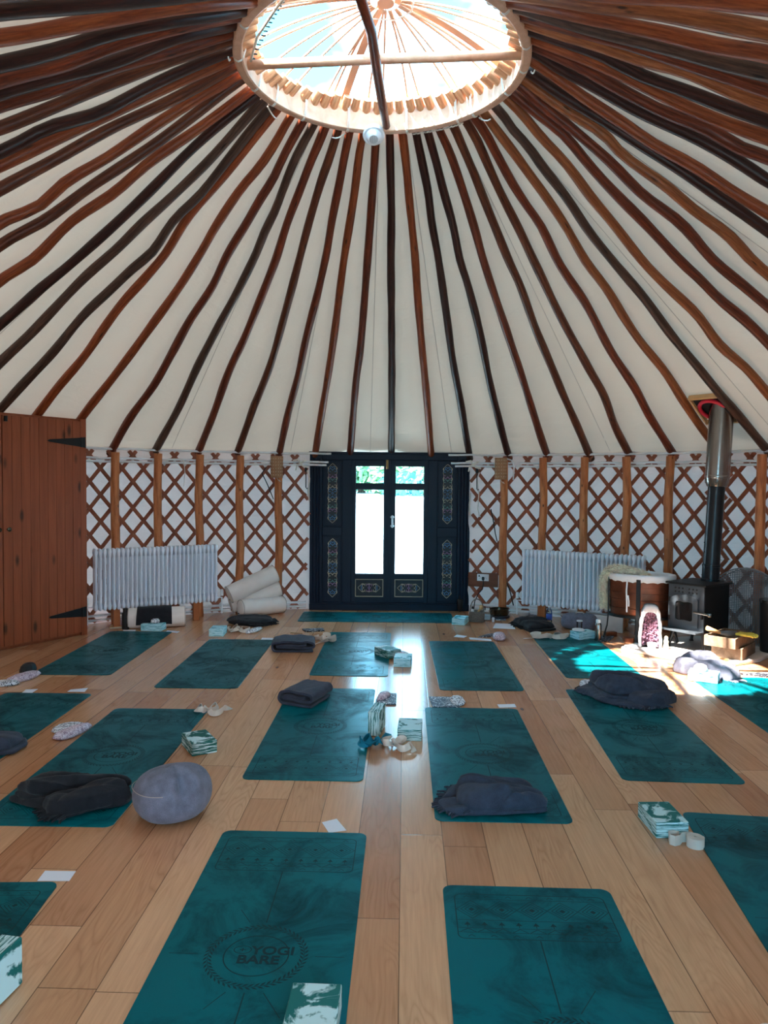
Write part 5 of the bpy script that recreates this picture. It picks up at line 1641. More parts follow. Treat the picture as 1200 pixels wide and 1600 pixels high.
def folded(label, c, ang, hw, depth, h, mat, seed, z0=0.0):
    """blanket folded over twice, its layers showing at the open end"""
    key = [(0.92, 0.10), (0.2, 0.09), (-0.75, 0.10), (-0.97, 0.28), (-1.0, 0.55), (-0.86, 0.86), (-0.3, 0.96), (0.5, 0.94), (0.9, 0.86), (1.0, 0.62), (0.88, 0.42), (0.4, 0.40), (-0.3, 0.43), (-0.68, 0.46), (-0.74, 0.56), (-0.5, 0.64), (0.3, 0.62), (0.62, 0.64)]
    P = []
    for i in range(len(key) - 1):
        p0, p1, p2, p3 = [Vector(key[min(max(i + q, 0), len(key) - 1)]) for q in (-1, 0, 1, 2)]
        for q in range(5):
            t = q / 5
            P.append(0.5 * ((2 * p1) + (p2 - p0) * t + (2 * p0 - 5 * p1 + 4 * p2 - p3) * t * t + (3 * p1 - p0 - 3 * p2 + p3) * t ** 3))
    P.append(Vector(key[-1]))
    u = Vector((cos(ang), sin(ang), 0)); v = Vector((-sin(ang), cos(ang), 0))
    th = h * 0.085
    mb = MB()
    n, m = len(P), 9
    L0, L1 = [], []
    for i in range(n):
        d = P[min(i + 1, n - 1)] - P[max(i - 1, 0)]
        dx, dz = d.x * hw, d.y * h
        l = math.hypot(dx, dz) or 1
        nx, nz = -dz / l * th, dx / l * th
        for s_, L in ((1, L0), (-1, L1)):
            row = []
            for k in range(m):
                w = (k / (m - 1) - 0.5) * depth
                wob = 0.008 * noise.noise(Vector((P[i].x * 2.2 + seed, w * 7, P[i].y * 2)))
                wz = 0.010 * noise.noise(Vector((P[i].x * 3 + seed, w * 9, 7.0))) * P[i].y
                sh = 0.05 * w * (P[i].y - 0.4)
                q = Vector(c).to_3d() + u * (P[i].x * hw + s_ * nx + wob + sh) + v * (w + 0.01 * sin(P[i].x * 3 + seed)) + Vector((0, 0, z0 + 0.003 + max(0.0, P[i].y * h + s_ * nz + wz)))
                row.append(q)
            L.append(row)
    vs = [p for r in L0 for p in r] + [p for r in L1 for p in r]
    o = n * m
    fs = []
    for i in range(n - 1):
        for k in range(m - 1):
            a_ = i * m + k
            fs.append((a_, a_ + 1, a_ + m + 1, a_ + m)); fs.append((o + a_, o + a_ + m, o + a_ + m + 1, o + a_ + 1))
        fs.append((i * m, (i + 1) * m, o + (i + 1) * m, o + i * m))
        e = i * m + m - 1
        fs.append((e, o + e, o + e + m, e + m))
    for i in (0, n - 1):
        for k in range(m - 1):
            a_ = i * m + k
            fs.append((a_, a_ + 1, o + a_ + 1, o + a_))
    mb.add(vs, fs)
    ob = mb.build('folded_blanket', M[mat], smooth=True, angle=70)
    return tag(ob, label, 'blanket', 'grey wool blankets')


folded('small grey blanket folded in a roll on the mat behind the teal strap', (-0.565, 5.53), -0.36, 0.135, 0.33, 0.105, 'woolblue', 3.1, 0.005)
folded('grey blanket folded flat between two mats, cream strap at its end', (-0.865, 7.28), 0.10, 0.20, 0.33, 0.10, 'woolblue', 8.7, 0.0)
blanket('dark fringed blanket lying flat before the stacked cream bolsters', [(-1.78, 8.60), (-1.69, 8.86), (-1.45, 8.86), (-1.25, 8.72), (-1.23, 8.52), (-1.43, 8.34), (-1.66, 8.45)],
        0.085, 2, 'wooldark', 31, 0.0, fringe=((3, 4), (4, 5)), folds=0.6, dome=0.35)
blanket('dark slate blanket lying flat between a sheet of paper and the radiator', [(1.49, 8.66), (1.60, 8.82), (1.77, 8.78), (1.86, 8.50), (1.92, 8.30), (1.60, 8.16), (1.55, 8.36)],
        0.09, 2, 'wooldark', 37, 0.0, fringe=((6, 0), (0, 1)), folds=0.7, dome=0.4)
blanket('folded grey blanket on the mat at the picture edge', [(-2.75, 4.60), (-2.45, 4.60), (-2.20, 4.62), (-2.14, 4.52), (-2.16, 4.36), (-2.45, 4.34), (-2.75, 4.36)],
        0.10, 2, 'wool', 44, 0.005, folds=0.7, dome=0.3)
tw = blanket('rumpled grey towel thrown over the sunlit block by the crates', [(2.50, 6.50), (2.60, 6.60), (2.72, 6.64), (2.86, 6.50), (2.98, 6.34), (2.97, 6.20), (2.86, 6.16), (2.80, 6.27), (2.66, 6.37), (2.55, 6.40)],
             0.14, 1, 'linen', 52, 0.0, folds=1.8, dome=0.5, fringe=((5, 6),))
tw.name = 'towel'; tw['category'] = 'towel'; del tw['group']

# ------------------------------------------------------------------ cushions
t = thing('round_cushion', 'round grey linen meditation cushion on bare floor', 'cushion', (-1.015, 3.62, 0.0), rad(20))
mb = MB()
prof = [(0.0, 0.0), (0.10, 0.002), (0.15, 0.012), (0.180, 0.05), (0.19, 0.095), (0.186, 0.14), (0.165, 0.185), (0.13, 0.215), (0.085, 0.232), (0.04, 0.238), (0.0, 0.236)]
n = 64
rings = []
for r, z in prof:
    ring = []
    for j in range(n):
        a = 2 * PI * j / n
        k = 1 + 0.02 * sin(3 * a + 1) + 0.012 * sin(5 * a)
        da = (a - rad(-75) + PI) % (2 * PI) - PI      # deep tuck facing the room
        tuck = math.exp(-(da / 0.16) ** 2) * math.exp(-((z - 0.175) / 0.06) ** 2)
        tuck2 = math.exp(-((da - 0.9) / 0.2) ** 2) * math.exp(-((z - 0.205) / 0.05) ** 2)
        rr = r * k * (1 - 0.42 * tuck - 0.14 * tuck2)
        ring.append(Vector((rr * cos(a), rr * sin(a), z * (1 - 0.10 * tuck) + 0.012 * cos(a + 1.0) * (z / 0.2))))
    rings.append(ring)
mb.loft(rings)
mb.build('cover', M['linen'], t, True, sub=1)
mb = MB()
mb.tube([(0.1935 * (1 + 0.02 * sin(3 * a + 1) + 0.012 * sin(5 * a)) * cos(a), 0.1935 * (1 + 0.02 * sin(3 * a + 1) + 0.012 * sin(5 * a)) * sin(a), 0.155 + 0.01 * cos(a + 1.0)) for a in [2 * PI * i / 64 for i in range(22, 46)]], 0.0018, 5)
mb.v = [(x * 0.968, y * 0.968, z) for x, y, z in mb.v]
mb.build('seam', M['seam'], t)

t = thing('linen_cushion', 'plump grey linen cushion on the floor under the radiator', 'cushion', (2.20, 8.44, 0.0), rad(-14))
mb = MB()
rings = []
for f, z in ((0.6, 0.0), (0.9, 0.008), (1.0, 0.05), (1.0, 0.10), (0.9, 0.145), (0.7, 0.165), (0.4, 0.172), (0.05, 0.172)):
    ring = []
    for j in range(48):
        a = 2 * PI * j / 48
        x = 0.205 * math.copysign(abs(cos(a)) ** 0.6, cos(a)); y = 0.14 * math.copysign(abs(sin(a)) ** 0.7, sin(a))
        dent = 0.03 * math.exp(-((a - 4.7) / 0.5) ** 2) * math.exp(-((z - 0.09) / 0.02) ** 2)
        ring.append(Vector((x * f, y * f + dent, z + 0.008 * noise.noise(Vector((x * 8, y * 8, z * 9))))))
    rings.append(ring)
mb.loft(rings); mb.build('cover', M['linen'], t, True, sub=1)
mb = MB(); mb.tube([(-0.04, 0.0, 0.172), (-0.03, -0.01, 0.185), (0.03, -0.01, 0.186), (0.045, 0.0, 0.172)], 0.008, 6); mb.build('carry_loop', M['strap'], t, True)

# ------------------------------------------------------------------ bolsters
def bolster(label, p0, p1, r, seed):
    p0, p1 = Vector(p0), Vector(p1)
    ax = (p1 - p0); L = ax.length; ax.normalize()
    t = thing('bolster', label, 'bolster', p0, 0, 'cream bolsters')
    q = ax.to_track_quat('Z', 'Y').to_matrix().to_4x4()
    mb = MB()
    prof = [(0.0, -0.004), (r * 0.8, -0.002), (r * 0.95, 0.004), (r, 0.018), (r * 1.01, L * 0.3), (r * 1.01, L * 0.7), (r, L - 0.018), (r * 0.95, L - 0.004), (r * 0.8, L + 0.002), (0, L + 0.004)]
    mb.lathe(prof, 40, q)
    mb.build('cover', M['bolster'], t, True, angle=50)
    mb = MB()
    for z in (0.004, L - 0.004):
        mb.tube([q @ Vector((r * 0.985 * cos(2 * PI * i / 40), r * 0.985 * sin(2 * PI * i / 40), z)) for i in range(41)], 0.0035, 5, caps=False)
    a = 3.9 + seed
    mb.tube([q @ Vector((r * 1.008 * cos(a), r * 1.008 * sin(a), s)) for s in (0.01, L * 0.3, L * 0.7, L - 0.01)], 0.0025, 5)
    mb.build('piping', M['seam'], t)
    mb = MB()
    a = -PI / 2 + 0.3
    mb.box((0.35 * r, -0.62 * r, -0.004), (0.035, 0.012, 0.004), M=q); mb.build('tag', M['blackm'], t)
    return t


bolster('cream bolster lying on the floor in front of two others', (-1.70, 8.97, 0.105), (-1.24, 9.32, 0.105), 0.103, 0.0)
bolster('cream bolster wedged in the middle of the leaning stack', (-1.85, 9.12, 0.125), (-1.28, 9.33, 0.315), 0.105, 0.4)
bolster('cream bolster on top of the leaning stack', (-1.84, 8.98, 0.265), (-1.32, 9.24, 0.50), 0.108, 0.8)
bolster('cream bolster under the cupboard-side radiator, draped with dark cloth', (-2.79, 8.24, 0.112), (-2.205, 8.40, 0.112), 0.11, 1.2)
# dark blanket wrapped over that bolster
ax = Vector((0.585, 0.16, 0)).normalized(); nn = Vector((-ax.y, ax.x, 0))
mb = MB()
c0 = Vector((-2.79, 8.24, 0.112))
rings = []
for i in range(15):
    s = 0.10 + 0.36 * i / 14
    ring_o, ring_i = [], []
    for j in range(17):
        a = rad(-28 + 200 * j / 16)
        rr = 0.128 + 0.012 * noise.noise(Vector((s * 9, a * 1.5, 1))) + 0.012 * math.exp(-((s - 0.37) / 0.012) ** 2)
        # front side (towards the camera) falls to the floor
        p = c0 + ax * (s + 0.03 * (a - 1.2) * (0.25 if s < 0.2 else -0.1)) + nn * (-rr * cos(a)) + Vector((0, 0, rr * sin(a)))
        if a < 0.3: p = p - nn * 0.03 * (0.3 - a)
        p.z = max(p.z, 0.006)
        ring_o.append(p); ring_i.append(p + (c0 + ax * s - p).normalized() * 0.012)
    rings.append(ring_o + ring_i[::-1])
mb.loft(rings)
tag(mb.build('draped_blanket', M['wooldark'], smooth=True, angle=60), 'black blanket draped over the bolster under the radiator', 'blanket')

# ------------------------------------------------------------- webbing straps
def strap(label, c, rx, ry, rz_, loops, mat, seed, width=0.038, z0=0.0, tailto=None, coil=None):
    R2 = random.Random(seed)
    pts, wd = [], []
    n = 26 * loops
    for i in range(n + 1):
        s = i / n
        a = 2 * PI * loops * s + R2.random() * 0.02
        k = 0.55 + 0.45 * sin(a * 0.37 + seed)
        x = rx * (2 * s - 1) * 0.75 + rx * 0.38 * k * cos(a)
        y = ry * 0.75 * k * sin(a) + ry * 0.2 * sin(s * 9 + seed)
        z = z0 + width * 0.5 + 0.012 * (1 + sin(a * 1.3 + seed)) * 0.8
        pts.append(Vector((c[0] + x * cos(rz_) - y * sin(rz_), c[1] + x * sin(rz_) + y * cos(rz_), z)))
        tl = 0.9 * sin(a * 0.5 + seed * 1.7)
        wd.append(Vector((sin(tl) * cos(a), sin(tl) * sin(a), cos(tl))))
    for i, p in enumerate(pts):
        p.z = max(p.z, z0 + 0.004 + abs(wd[i].z) * width / 2)
    if tailto:
        e = Vector((*tailto, z0 + 0.004)); b = pts[-1].copy()
        for q in range(1, 7):
            s = q / 6
            pts.append(b.lerp(e, s) + Vector((0, 0, 0.0))); wd.append(wd[n].lerp(Vector((-(e - b).y, (e - b).x, 0.05)).normalized(), s))
    mb = MB(); mb.ribbon(pts, wd, width, 0.0028)
    return tag(mb.build('yoga_strap', M[mat], smooth=True, angle=50), label, 'yoga strap', 'webbing straps')


strap('cream strap in loose loops on the corner of the mat behind the green block', (-1.215, 5.22), 0.11, 0.11, 0.1, 3, 'strap', 2, z0=0.005, tailto=(-1.08, 5.33))
strap('teal strap in thick loops at the foot of the standing block', (-0.075, 4.575), 0.09, 0.085, 0.0, 3, 'strapteal', 5, 0.042, 0.005, tailto=(0.04, 4.80))
strap('cream strap tangled next to the teal one', (0.075, 4.57), 0.10, 0.085, -0.25, 3, 'strap', 8, 0.04, 0.0, tailto=(0.19, 4.48))
strap('beige strap bunched up beside the pale green block before the bolsters', (-1.575, 8.12), 0.12, 0.16, 0.0, 4, 'strap', 11, 0.04, 0.0, tailto=(-1.62, 8.42))
strap('cream strap lying off the end of the flat grey blanket', (-0.60, 7.66), 0.12, 0.16, 0.3, 3, 'strap', 15, 0.045, 0.004, tailto=(-0.70, 7.42))
strap('white strap strewn along the far end of the half sunlit mat', (1.74, 7.86), 0.20, 0.10, -0.1, 4, 'strap', 19, 0.042, 0.005, tailto=(1.46, 7.82))


def coil(label, c, z0, turns, r0, mat, width=0.038, tail=None):
    pts, wd = [], []
    n = int(turns * 20)
    for i in range(n + 1):
        a = 2 * PI * turns * i / n
        r = 0.008 + (r0 - 0.008) * i / n
        pts.append((c[0] + r * cos(a), c[1] + r * sin(a), z0 + width / 2)); wd.append((0, 0, 1))
    if tail:
        for x, y in tail: pts.append((x, y, z0 + width / 2)); wd.append((0, 0.05, 1))
    mb = MB(); mb.ribbon(pts, wd, width, 0.0026)
    return tag(mb.build('yoga_strap', M[mat], smooth=True, angle=50), label, 'yoga strap', 'webbing straps')


coil('cream strap rolled in a tight coil next to the pale topped block', (1.405, 3.335), 0.0, 7, 0.038, 'strap', 0.045, [(1.40, 3.378), (1.36, 3.372), (1.34, 3.345), (1.315, 3.335), (1.298, 3.352), (1.305, 3.385), (1.33, 3.392), (1.35, 3.38)])
coil('greyish strap coiled on top of the corner block in the lower right', (1.085, 2.035), 0.0755, 8, 0.042, 'strap', 0.03)

# ------------------------------------------- papers, leaflets and eye pillows
def sheet(label, pts, mat, nm, cat, z=0.001, th=0.0015, group=None):
    mb = MB(); mb.prism(pts[::-1] if sum((pts[i][0] * pts[(i + 1) % len(pts)][1] - pts[(i + 1) % len(pts)][0] * pts[i][1]) for i in range(len(pts))) < 0 else pts, z, z + th)
    return tag(mb.build(nm, M[mat]), label, cat, group)


SH = [
    ('white card on the floor at the corner of the lower left mat', [(-1.387, 3.071), (-1.259, 3.069), (-1.255, 2.994), (-1.383, 2.991)], 'paper', 'paper_card'),
    ('creased white note beyond the far edge of the nearest mat', [(-0.282, 3.539), (-0.215, 3.578), (-0.162, 3.457), (-0.242, 3.433)], 'paper', 'paper_card'),
    ('white card on the floor between the mats by the cupboard', [(-2.403, 5.784), (-2.289, 5.834), (-2.273, 5.728), (-2.406, 5.732)], 'paper', 'paper_card'),
    ('white card touching the far edge of the mat with the folded blanket', [(-2.745, 5.777), (-2.658, 5.792), (-2.655, 5.688), (-2.73, 5.673)], 'paper', 'paper_card'),
    ('white card at the far corner of the mat with the tasselled blanket', [(0.84, 5.487), (0.969, 5.5), (0.969, 5.42), (0.842, 5.408)], 'paper', 'paper_card'),
    ('white card alone on the floor before the wicker basket', [(0.788, 8.033), (0.889, 7.961), (0.846, 7.879), (0.743, 7.916)], 'paper', 'paper_card'),
    ('large white sheet of paper beside the dark slate blanket', [(1.30, 8.72), (1.50, 8.68), (1.47, 8.37), (1.226, 8.41)], 'paper', 'paper_card'),
    ('white card by the fold of the flat grey blanket', [(-1.249, 7.785), (-1.12, 7.781), (-1.11, 7.685), (-1.247, 7.69)], 'paper', 'paper_card'),
    ('long white card next to the pink eye pillow', [(0.902, 7.893), (1.119, 7.818), (1.116, 7.720), (0.902, 7.795)], 'paper', 'paper_card'),
    ('white card in front of the black bottle by the cupboard', [(-2.816, 8.145), (-2.674, 8.155), (-2.66, 8.085), (-2.785, 8.08)], 'paper', 'paper_card'),
    ('white card between the pale blue block and the draped bolster', [(-2.325, 8.128), (-2.183, 8.088), (-2.183, 7.99), (-2.326, 8.07)], 'paper', 'paper_card'),
    ('white card at the far edge of the mat with the white strap', [(1.84, 8.02), (1.97, 8.0), (1.95, 7.945), (1.84, 7.955)], 'paper', 'paper_card'),
]
for lb, P, m, nm in SH: sheet(lb, P, m, nm, 'card', group='paper cards')
sheet('patterned booklet at the far edge of the mat with the tasselled blanket', [(0.35, 5.651), (0.53, 5.647), (0.56, 5.40), (0.362, 5.392)], 'printlines', 'booklet', 'booklet', 0.0, 0.010)
sheet('patterned booklet under the dotted eye pillow', [(-0.05, 5.562), (0.02, 5.73), (0.108, 5.727), (0.10, 5.448), (-0.049, 5.448)], 'printlines', 'booklet', 'booklet', 0.001, 0.010)
sheet('black and white booklet on the floor behind the shining mat', [(-0.885, 8.244), (-0.66, 8.307), (-0.635, 8.162), (-0.837, 8.101)], 'print', 'booklet', 'booklet', 0.0, 0.012)
sheet('printed leaflet in the sun before the crates', [(3.06, 6.43), (3.30, 6.483), (3.42, 6.40), (3.235, 6.33)], 'print', 'booklet', 'booklet', 0.0, 0.012)
sheet('striped leaflet lying behind the pink eye pillow', [(0.998, 7.90), (1.112, 8.054), (1.185, 8.086), (1.147, 7.93)], 'print', 'booklet', 'booklet', 0.0, 0.010)
sheet('blue and white leaflet beside the steel bottle', [(2.19, 7.81), (2.38, 8.06), (2.45, 7.98), (2.33, 7.76), (2.24, 7.70)], 'print', 'booklet', 'booklet', 0.0, 0.012)
sheet('pale leaflet at the foot of the singing bowl', [(1.30, 9.03), (1.47, 9.02), (1.45, 8.90), (1.33, 8.90)], 'printlines', 'booklet', 'booklet', 0.0, 0.008)
t = thing('book', 'pale covered books stacked flat under the stove-side radiator', 'book', (1.83, 9.12, 0), rad(-38))
mb = MB(); mb.box((0, 0, 0.009), (0.24, 0.17, 0.016)); mb.build('pages', M['paper'], t)
mb = MB(); mb.box((0, 0, 0.019), (0.25, 0.18, 0.004)); mb.box((0.0, 0, 0.0015), (0.25, 0.18, 0.003)); mb.build('cover', M['printlines'], t)
t = thing('book', 'small open notebook beside the black bottle by the cupboard', 'book', (-2.90, 8.30, 0), rad(12))
mb = MB(); mb.box((0, 0, 0.008), (0.20, 0.14, 0.014)); mb.build('pages', M['cream'], t)
mb = MB(); mb.box((0.0, 0, 0.0165), (0.205, 0.145, 0.003)); mb.build('cover', M['tan'], t)
mb = MB(); mb.tube([(-0.99, 8.056, 0.005), (-0.856, 8.016, 0.005)], 0.004, 6)
tag(mb.build('pencil', M['gold']), 'short pencil on the floor beside the black and white booklet', 'pencil')
mb = MB(); mb.tube([(1.52, 5.93, 0.006), (1.60, 6.03, 0.006)], 0.005, 6)
tag(mb.build('pen', M['blackm']), 'black pen by the fringe of the crumpled blanket', 'pen')


def pillow(label, P, h, mat, seed, z0=0.002, nm='eye_pillow', cat='eye pillow'):
    c = sum((Vector(p) for p in P), Vector((0, 0))) / len(P)
    Q = resample(smooth_poly(P, 1), 56)
    mb = MB()
    def R_(f, z): return [Vector((c.x + (q.x - c.x) * f * (1 + 0.02 * sin(i * 2.4)), c.y + (q.y - c.y) * f * (1 + 0.02 * sin(i * 2.4)), z + 0.006 * noise.noise(Vector((q.x * 14 * f, q.y * 14 * f, seed))) * (1 - f))) for i, q in enumerate(Q)]
    mb.loft([R_(0.85, z0), R_(1.0, z0 + h * 0.3), R_(0.96, z0 + h * 0.5), R_(0.85, z0 + h * 0.8), R_(0.6, z0 + h), R_(0.3, z0 + h * 1.05), R_(0.05, z0 + h * 1.05)])
    return tag(mb.build(nm, M[mat], smooth=True), label, cat, 'eye pillows' if nm == 'eye_pillow' else None)


pillow('white eye pillow lying under the pink one between two mats', [(-2.104, 4.746), (-2.139, 4.88), (-2.08, 4.96), (-1.98, 4.965), (-1.92, 4.90), (-2.0, 4.78)], 0.024, 'pillowwhite', 1)
pillow('pale pink eye pillow lying over a white one between two mats', [(-2.07, 4.63), (-2.0, 4.80), (-1.91, 4.92), (-1.88, 4.86), (-1.945, 4.62)], 0.045, 'pillowpink', 2)
pillow('dotted pale eye pillow lying on the patterned booklet', [(-0.05, 5.53), (-0.012, 5.73), (0.067, 5.69), (0.046, 5.60), (-0.012, 5.52)], 0.04, 'pillowpink', 3)
pillow('white eye pillow on the end of the patterned booklet', [(0.495, 5.63), (0.597, 5.661), (0.614, 5.44), (0.514, 5.41)], 0.03, 'pillowwhite', 4)
pillow('pink eye pillow at the far corner of the mat by the leaflets', [(1.13, 7.75), (1.16, 7.96), (1.284, 7.978), (1.27, 7.73), (1.2, 7.70)], 0.06, 'pillowpink', 5)
pillow('white eye pillow lying in front of the dark fringed blanket', [(-1.47, 7.96), (-1.44, 8.16), (-1.38, 8.27), (-1.31, 8.28), (-1.34, 8.10), (-1.40, 7.98)], 0.03, 'pillowwhite', 6)
pillow('long pale eye pillow at the corner of the cupboard-side mat', [(-2.99, 5.90), (-2.98, 6.05), (-2.88, 6.22), (-2.82, 6.24), (-2.82, 6.08), (-2.90, 5.93)], 0.05, 'pillowpink', 7)
pillow('white eye pillow on a sunny spot behind the crumpled blanket', [(1.56, 5.97), (1.60, 6.09), (1.70, 6.10), (1.70, 6.02), (1.62, 5.95)], 0.04, 'pillowwhite', 8)
pillow('white eye pillow resting on the sunlit turquoise block', [(2.57, 6.19), (2.60, 6.30), (2.68, 6.31), (2.70, 6.22), (2.64, 6.16)], 0.05, 'pillowwhite', 9, 0.08)
pillow('grey sock folded on top of the pale blue block', [(-2.52, 8.14), (-2.50, 8.20), (-2.43, 8.21), (-2.42, 8.15), (-2.47, 8.12)], 0.045, 'pillowwhite', 10, 0.076, 'sock', 'sock')
pillow('white folded cloth on top of the pale block by the linen cushion', [(1.98, 7.86), (2.0, 7.99), (2.12, 7.98), (2.11, 7.85)], 0.02, 'cloth', 11, 0.081, 'face_cloth', 'cloth')
pillow('black woolly hat at the corner of the cupboard-side mat', [(-3.00, 6.17), (-3.01, 6.31), (-2.95, 6.36), (-2.89, 6.30), (-2.90, 6.19)], 0.085, 'blackm', 12, 0.002, 'hat', 'hat')
pillow('rumpled white socks at the picture edge near the black hat', [(-3.10, 5.84), (-3.05, 5.95), (-2.90, 5.97), (-2.84, 5.90), (-2.95, 5.83)], 0.035, 'pillowwhite', 13, 0.002, 'sock', 'sock')
pillow('grey scrunched sock on the notebook by the black bottle', [(-2.93, 8.29), (-2.91, 8.35), (-2.84, 8.35), (-2.83, 8.29)], 0.06, 'pillowpink', 14, 0.02, 'sock', 'sock')
pillow('pale pouch on the floor behind the two shining blocks', [(0.06, 6.92), (0.10, 7.06), (0.22, 7.04), (0.27, 6.90), (0.22, 6.84)], 0.05, 'pillowpink', 15, 0.002, 'cloth_pouch', 'pouch')
mb = MB(); mb.box((1.995, 6.13, 0.03), (0.12, 0.10, 0.055), rad(-10))
tag(mb.build('tissue_packet', M['paper'], bevel=0.01), 'white packet in the sun behind the crumpled blanket', 'packet')

# ----------------------------------------------- bottles, basket, bowl, jar
t = thing('water_bottle', 'matt black water bottle standing by the draped bolster', 'bottle', (-2.80, 8.19, 0))
mb = MB(); mb.lathe([(0, 0), (0.036, 0), (0.038, 0.006), (0.038, 0.16), (0.034, 0.178), (0.024, 0.19), (0, 0.19)], 24); mb.build('body', M['blackm'], t, True, angle=40)
mb = MB(); mb.lathe([(0, 0.188), (0.026, 0.188), (0.026, 0.225), (0.022, 0.23), (0, 0.23)], 24); mb.build('cap', M['blackm'], t, True, angle=40)
t = thing('water_bottle', 'clear plastic water bottle with blue label under the radiator', 'bottle', (1.905, 8.65, 0))
mb = MB(); mb.lathe([(0, 0), (0.032, 0), (0.034, 0.01), (0.034, 0.14), (0.03, 0.165), (0.014, 0.195), (0.013, 0.205)], 24); mb.build('body', M['clear'], t, True, angle=40)
mb = MB(); mb.lathe([(0.0345, 0.06), (0.0348, 0.06), (0.0348, 0.13), (0.0345, 0.13)], 24); mb.build('label_band', M['label'], t, True)
mb = MB(); mb.lathe([(0, 0.203), (0.016, 0.203), (0.016, 0.222), (0, 0.222)], 16); mb.build('cap', M['whiteplastic'], t, True, angle=40)
t = thing('water_bottle', 'slim stainless steel bottle standing beside the pale block', 'bottle', (2.225, 7.79, 0))
mb = MB(); mb.lathe([(0, 0), (0.032, 0), (0.034, 0.008), (0.034, 0.165), (0.028, 0.185), (0.022, 0.19), (0, 0.19)], 24); mb.build('body', M['steel'], t, True, angle=40)
mb = MB(); mb.lathe([(0, 0.188), (0.025, 0.188), (0.025, 0.222), (0, 0.224)], 20); mb.build('cap', M['whiteplastic'], t, True, angle=40)
t = thing('drinking_glass', 'small lidded glass before the linen cushion', 'glass', (2.13, 8.17, 0))
mb = MB(); mb.lathe([(0, 0), (0.028, 0), (0.030, 0.13), (0.028, 0.13), (0.026, 0.006), (0, 0.006)], 20); mb.build('glass_wall', M['clear'], t, True, angle=40)
mb = MB(); mb.lathe([(0, 0.13), (0.032, 0.13), (0.032, 0.143), (0, 0.145)], 20); mb.build('lid', M['whiteplastic'], t, True, angle=40)
t = thing('essence_bottle', 'tiny white bottle with black cap by the wicker basket', 'bottle', (1.285, 8.80, 0))
mb = MB(); mb.lathe([(0, 0), (0.014, 0), (0.015, 0.003), (0.015, 0.05), (0.008, 0.058), (0, 0.058)], 16); mb.build('body', M['whiteplastic'], t, True, angle=40)
mb = MB(); mb.lathe([(0, 0.057), (0.010, 0.057), (0.010, 0.085), (0, 0.086)], 16); mb.build('cap', M['blackm'], t, True, angle=40)
t = thing('glass_jar', 'square glass jar with lid behind the wicker basket', 'jar', (1.235, 8.93, 0), rad(-12))
mb = MB(); mb.box((0, 0, 0.06), (0.085, 0.085, 0.118)); mb.build('jar_wall', M['clear'], t, bevel=0.008)
mb = MB(); mb.box((0, 0, 0.035), (0.07, 0.07, 0.055)); mb.build('contents', M['paper'], t, bevel=0.006)
mb = MB(); mb.lathe([(0, 0.12), (0.036, 0.12), (0.036, 0.15), (0.03, 0.156), (0, 0.156)], 20); mb.build('lid', M['clear'], t, True, angle=40)

t = thing('wicker_basket', 'small square grey wicker basket with hoop handle by the door', 'basket', (1.095, 8.82, 0), rad(-8))
mb = MB()
w, d, h = 0.165, 0.125, 0.115
for k in range(11):
    z = 0.008 + k * 0.0102
    n = 64
    P = []
    for i in range(n + 1):
        a = 2 * PI * i / n
        x = w / 2 * (1 + 0.05 * z / h) * math.copysign(abs(cos(a)) ** 0.35, cos(a)); y = d / 2 * (1 + 0.05 * z / h) * math.copysign(abs(sin(a)) ** 0.35, sin(a))
        f = 1 + 0.02 * (1 if (i // 3 + k) % 2 else -1)
        P.append((x * f, y * f, z))
    mb.tube(P, 0.0058, 5, caps=False)
mb.box((0, 0, 0.006), (w * 0.94, d * 0.94, 0.008))
mb.build('woven_body', M['wicker'], t, True)
mb = MB(); mb.tube([(0.085 * cos(2 * PI * i / 40) * 0 + w / 2 * math.copysign(abs(cos(2 * PI * i / 40)) ** 0.35, cos(2 * PI * i / 40)), d / 2 * math.copysign(abs(sin(2 * PI * i / 40)) ** 0.35, sin(2 * PI * i / 40)), h + 0.004) for i in range(41)], 0.008, 6, caps=False); mb.build('rim', M['wicker'], t, True)
mb = MB()
for e in (-0.006, 0.006): mb.tube([(-w / 2 * 0.98, e, h - 0.01)] + [(-0.078 * cos(PI * i / 12), e, h + 0.02 + 0.13 * sin(PI * i / 12)) for i in range(13)] + [(w / 2 * 0.98, e, h - 0.01)], 0.006, 6)
mb.build('handle', M['wicker'], t, True)
t = thing('wooden_beater', 'wooden handled beater sticking out of the wicker basket', 'beater', (1.115, 8.82, 0.03))
mb = MB(); mb.tube([(-0.03, 0, 0.03), (0.0, 0, 0.09), (0.03, -0.01, 0.14)], 0.012, 8); mb.build('stick', M['tan'], t, True)
mb = MB(); mb.lathe([(0, -0.03), (0.02, -0.02), (0.025, 0.0), (0.02, 0.02), (0, 0.03)], 14, c=(0.03, -0.01, 0.14)); mb.build('head', M['tan'], t, True)
t = thing('oil_bottle', 'white bottle standing inside the wicker basket', 'bottle', (1.045, 8.83, 0.015))
mb = MB(); mb.lathe([(0, 0), (0.02, 0), (0.02, 0.12), (0.01, 0.135), (0, 0.135)], 16); mb.build('body', M['whiteplastic'], t, True, angle=40)
mb = MB(); mb.lathe([(0, 0.134), (0.011, 0.134), (0.011, 0.16), (0, 0.16)], 16); mb.build('cap', M['blackm'], t, True, angle=40)
t = thing('singing_bowl', 'dark bronze singing bowl on the floor against the lattice', 'bowl', (1.40, 9.10, 0))
mb = MB(); mb.lathe([(0, 0), (0.06, 0.0), (0.10, 0.02), (0.115, 0.06), (0.112, 0.098), (0.116, 0.11), (0.108, 0.11), (0.106, 0.06), (0.09, 0.025), (0, 0.012)], 40); mb.build('bowl_wall', M['bronze'], t, True, angle=40)
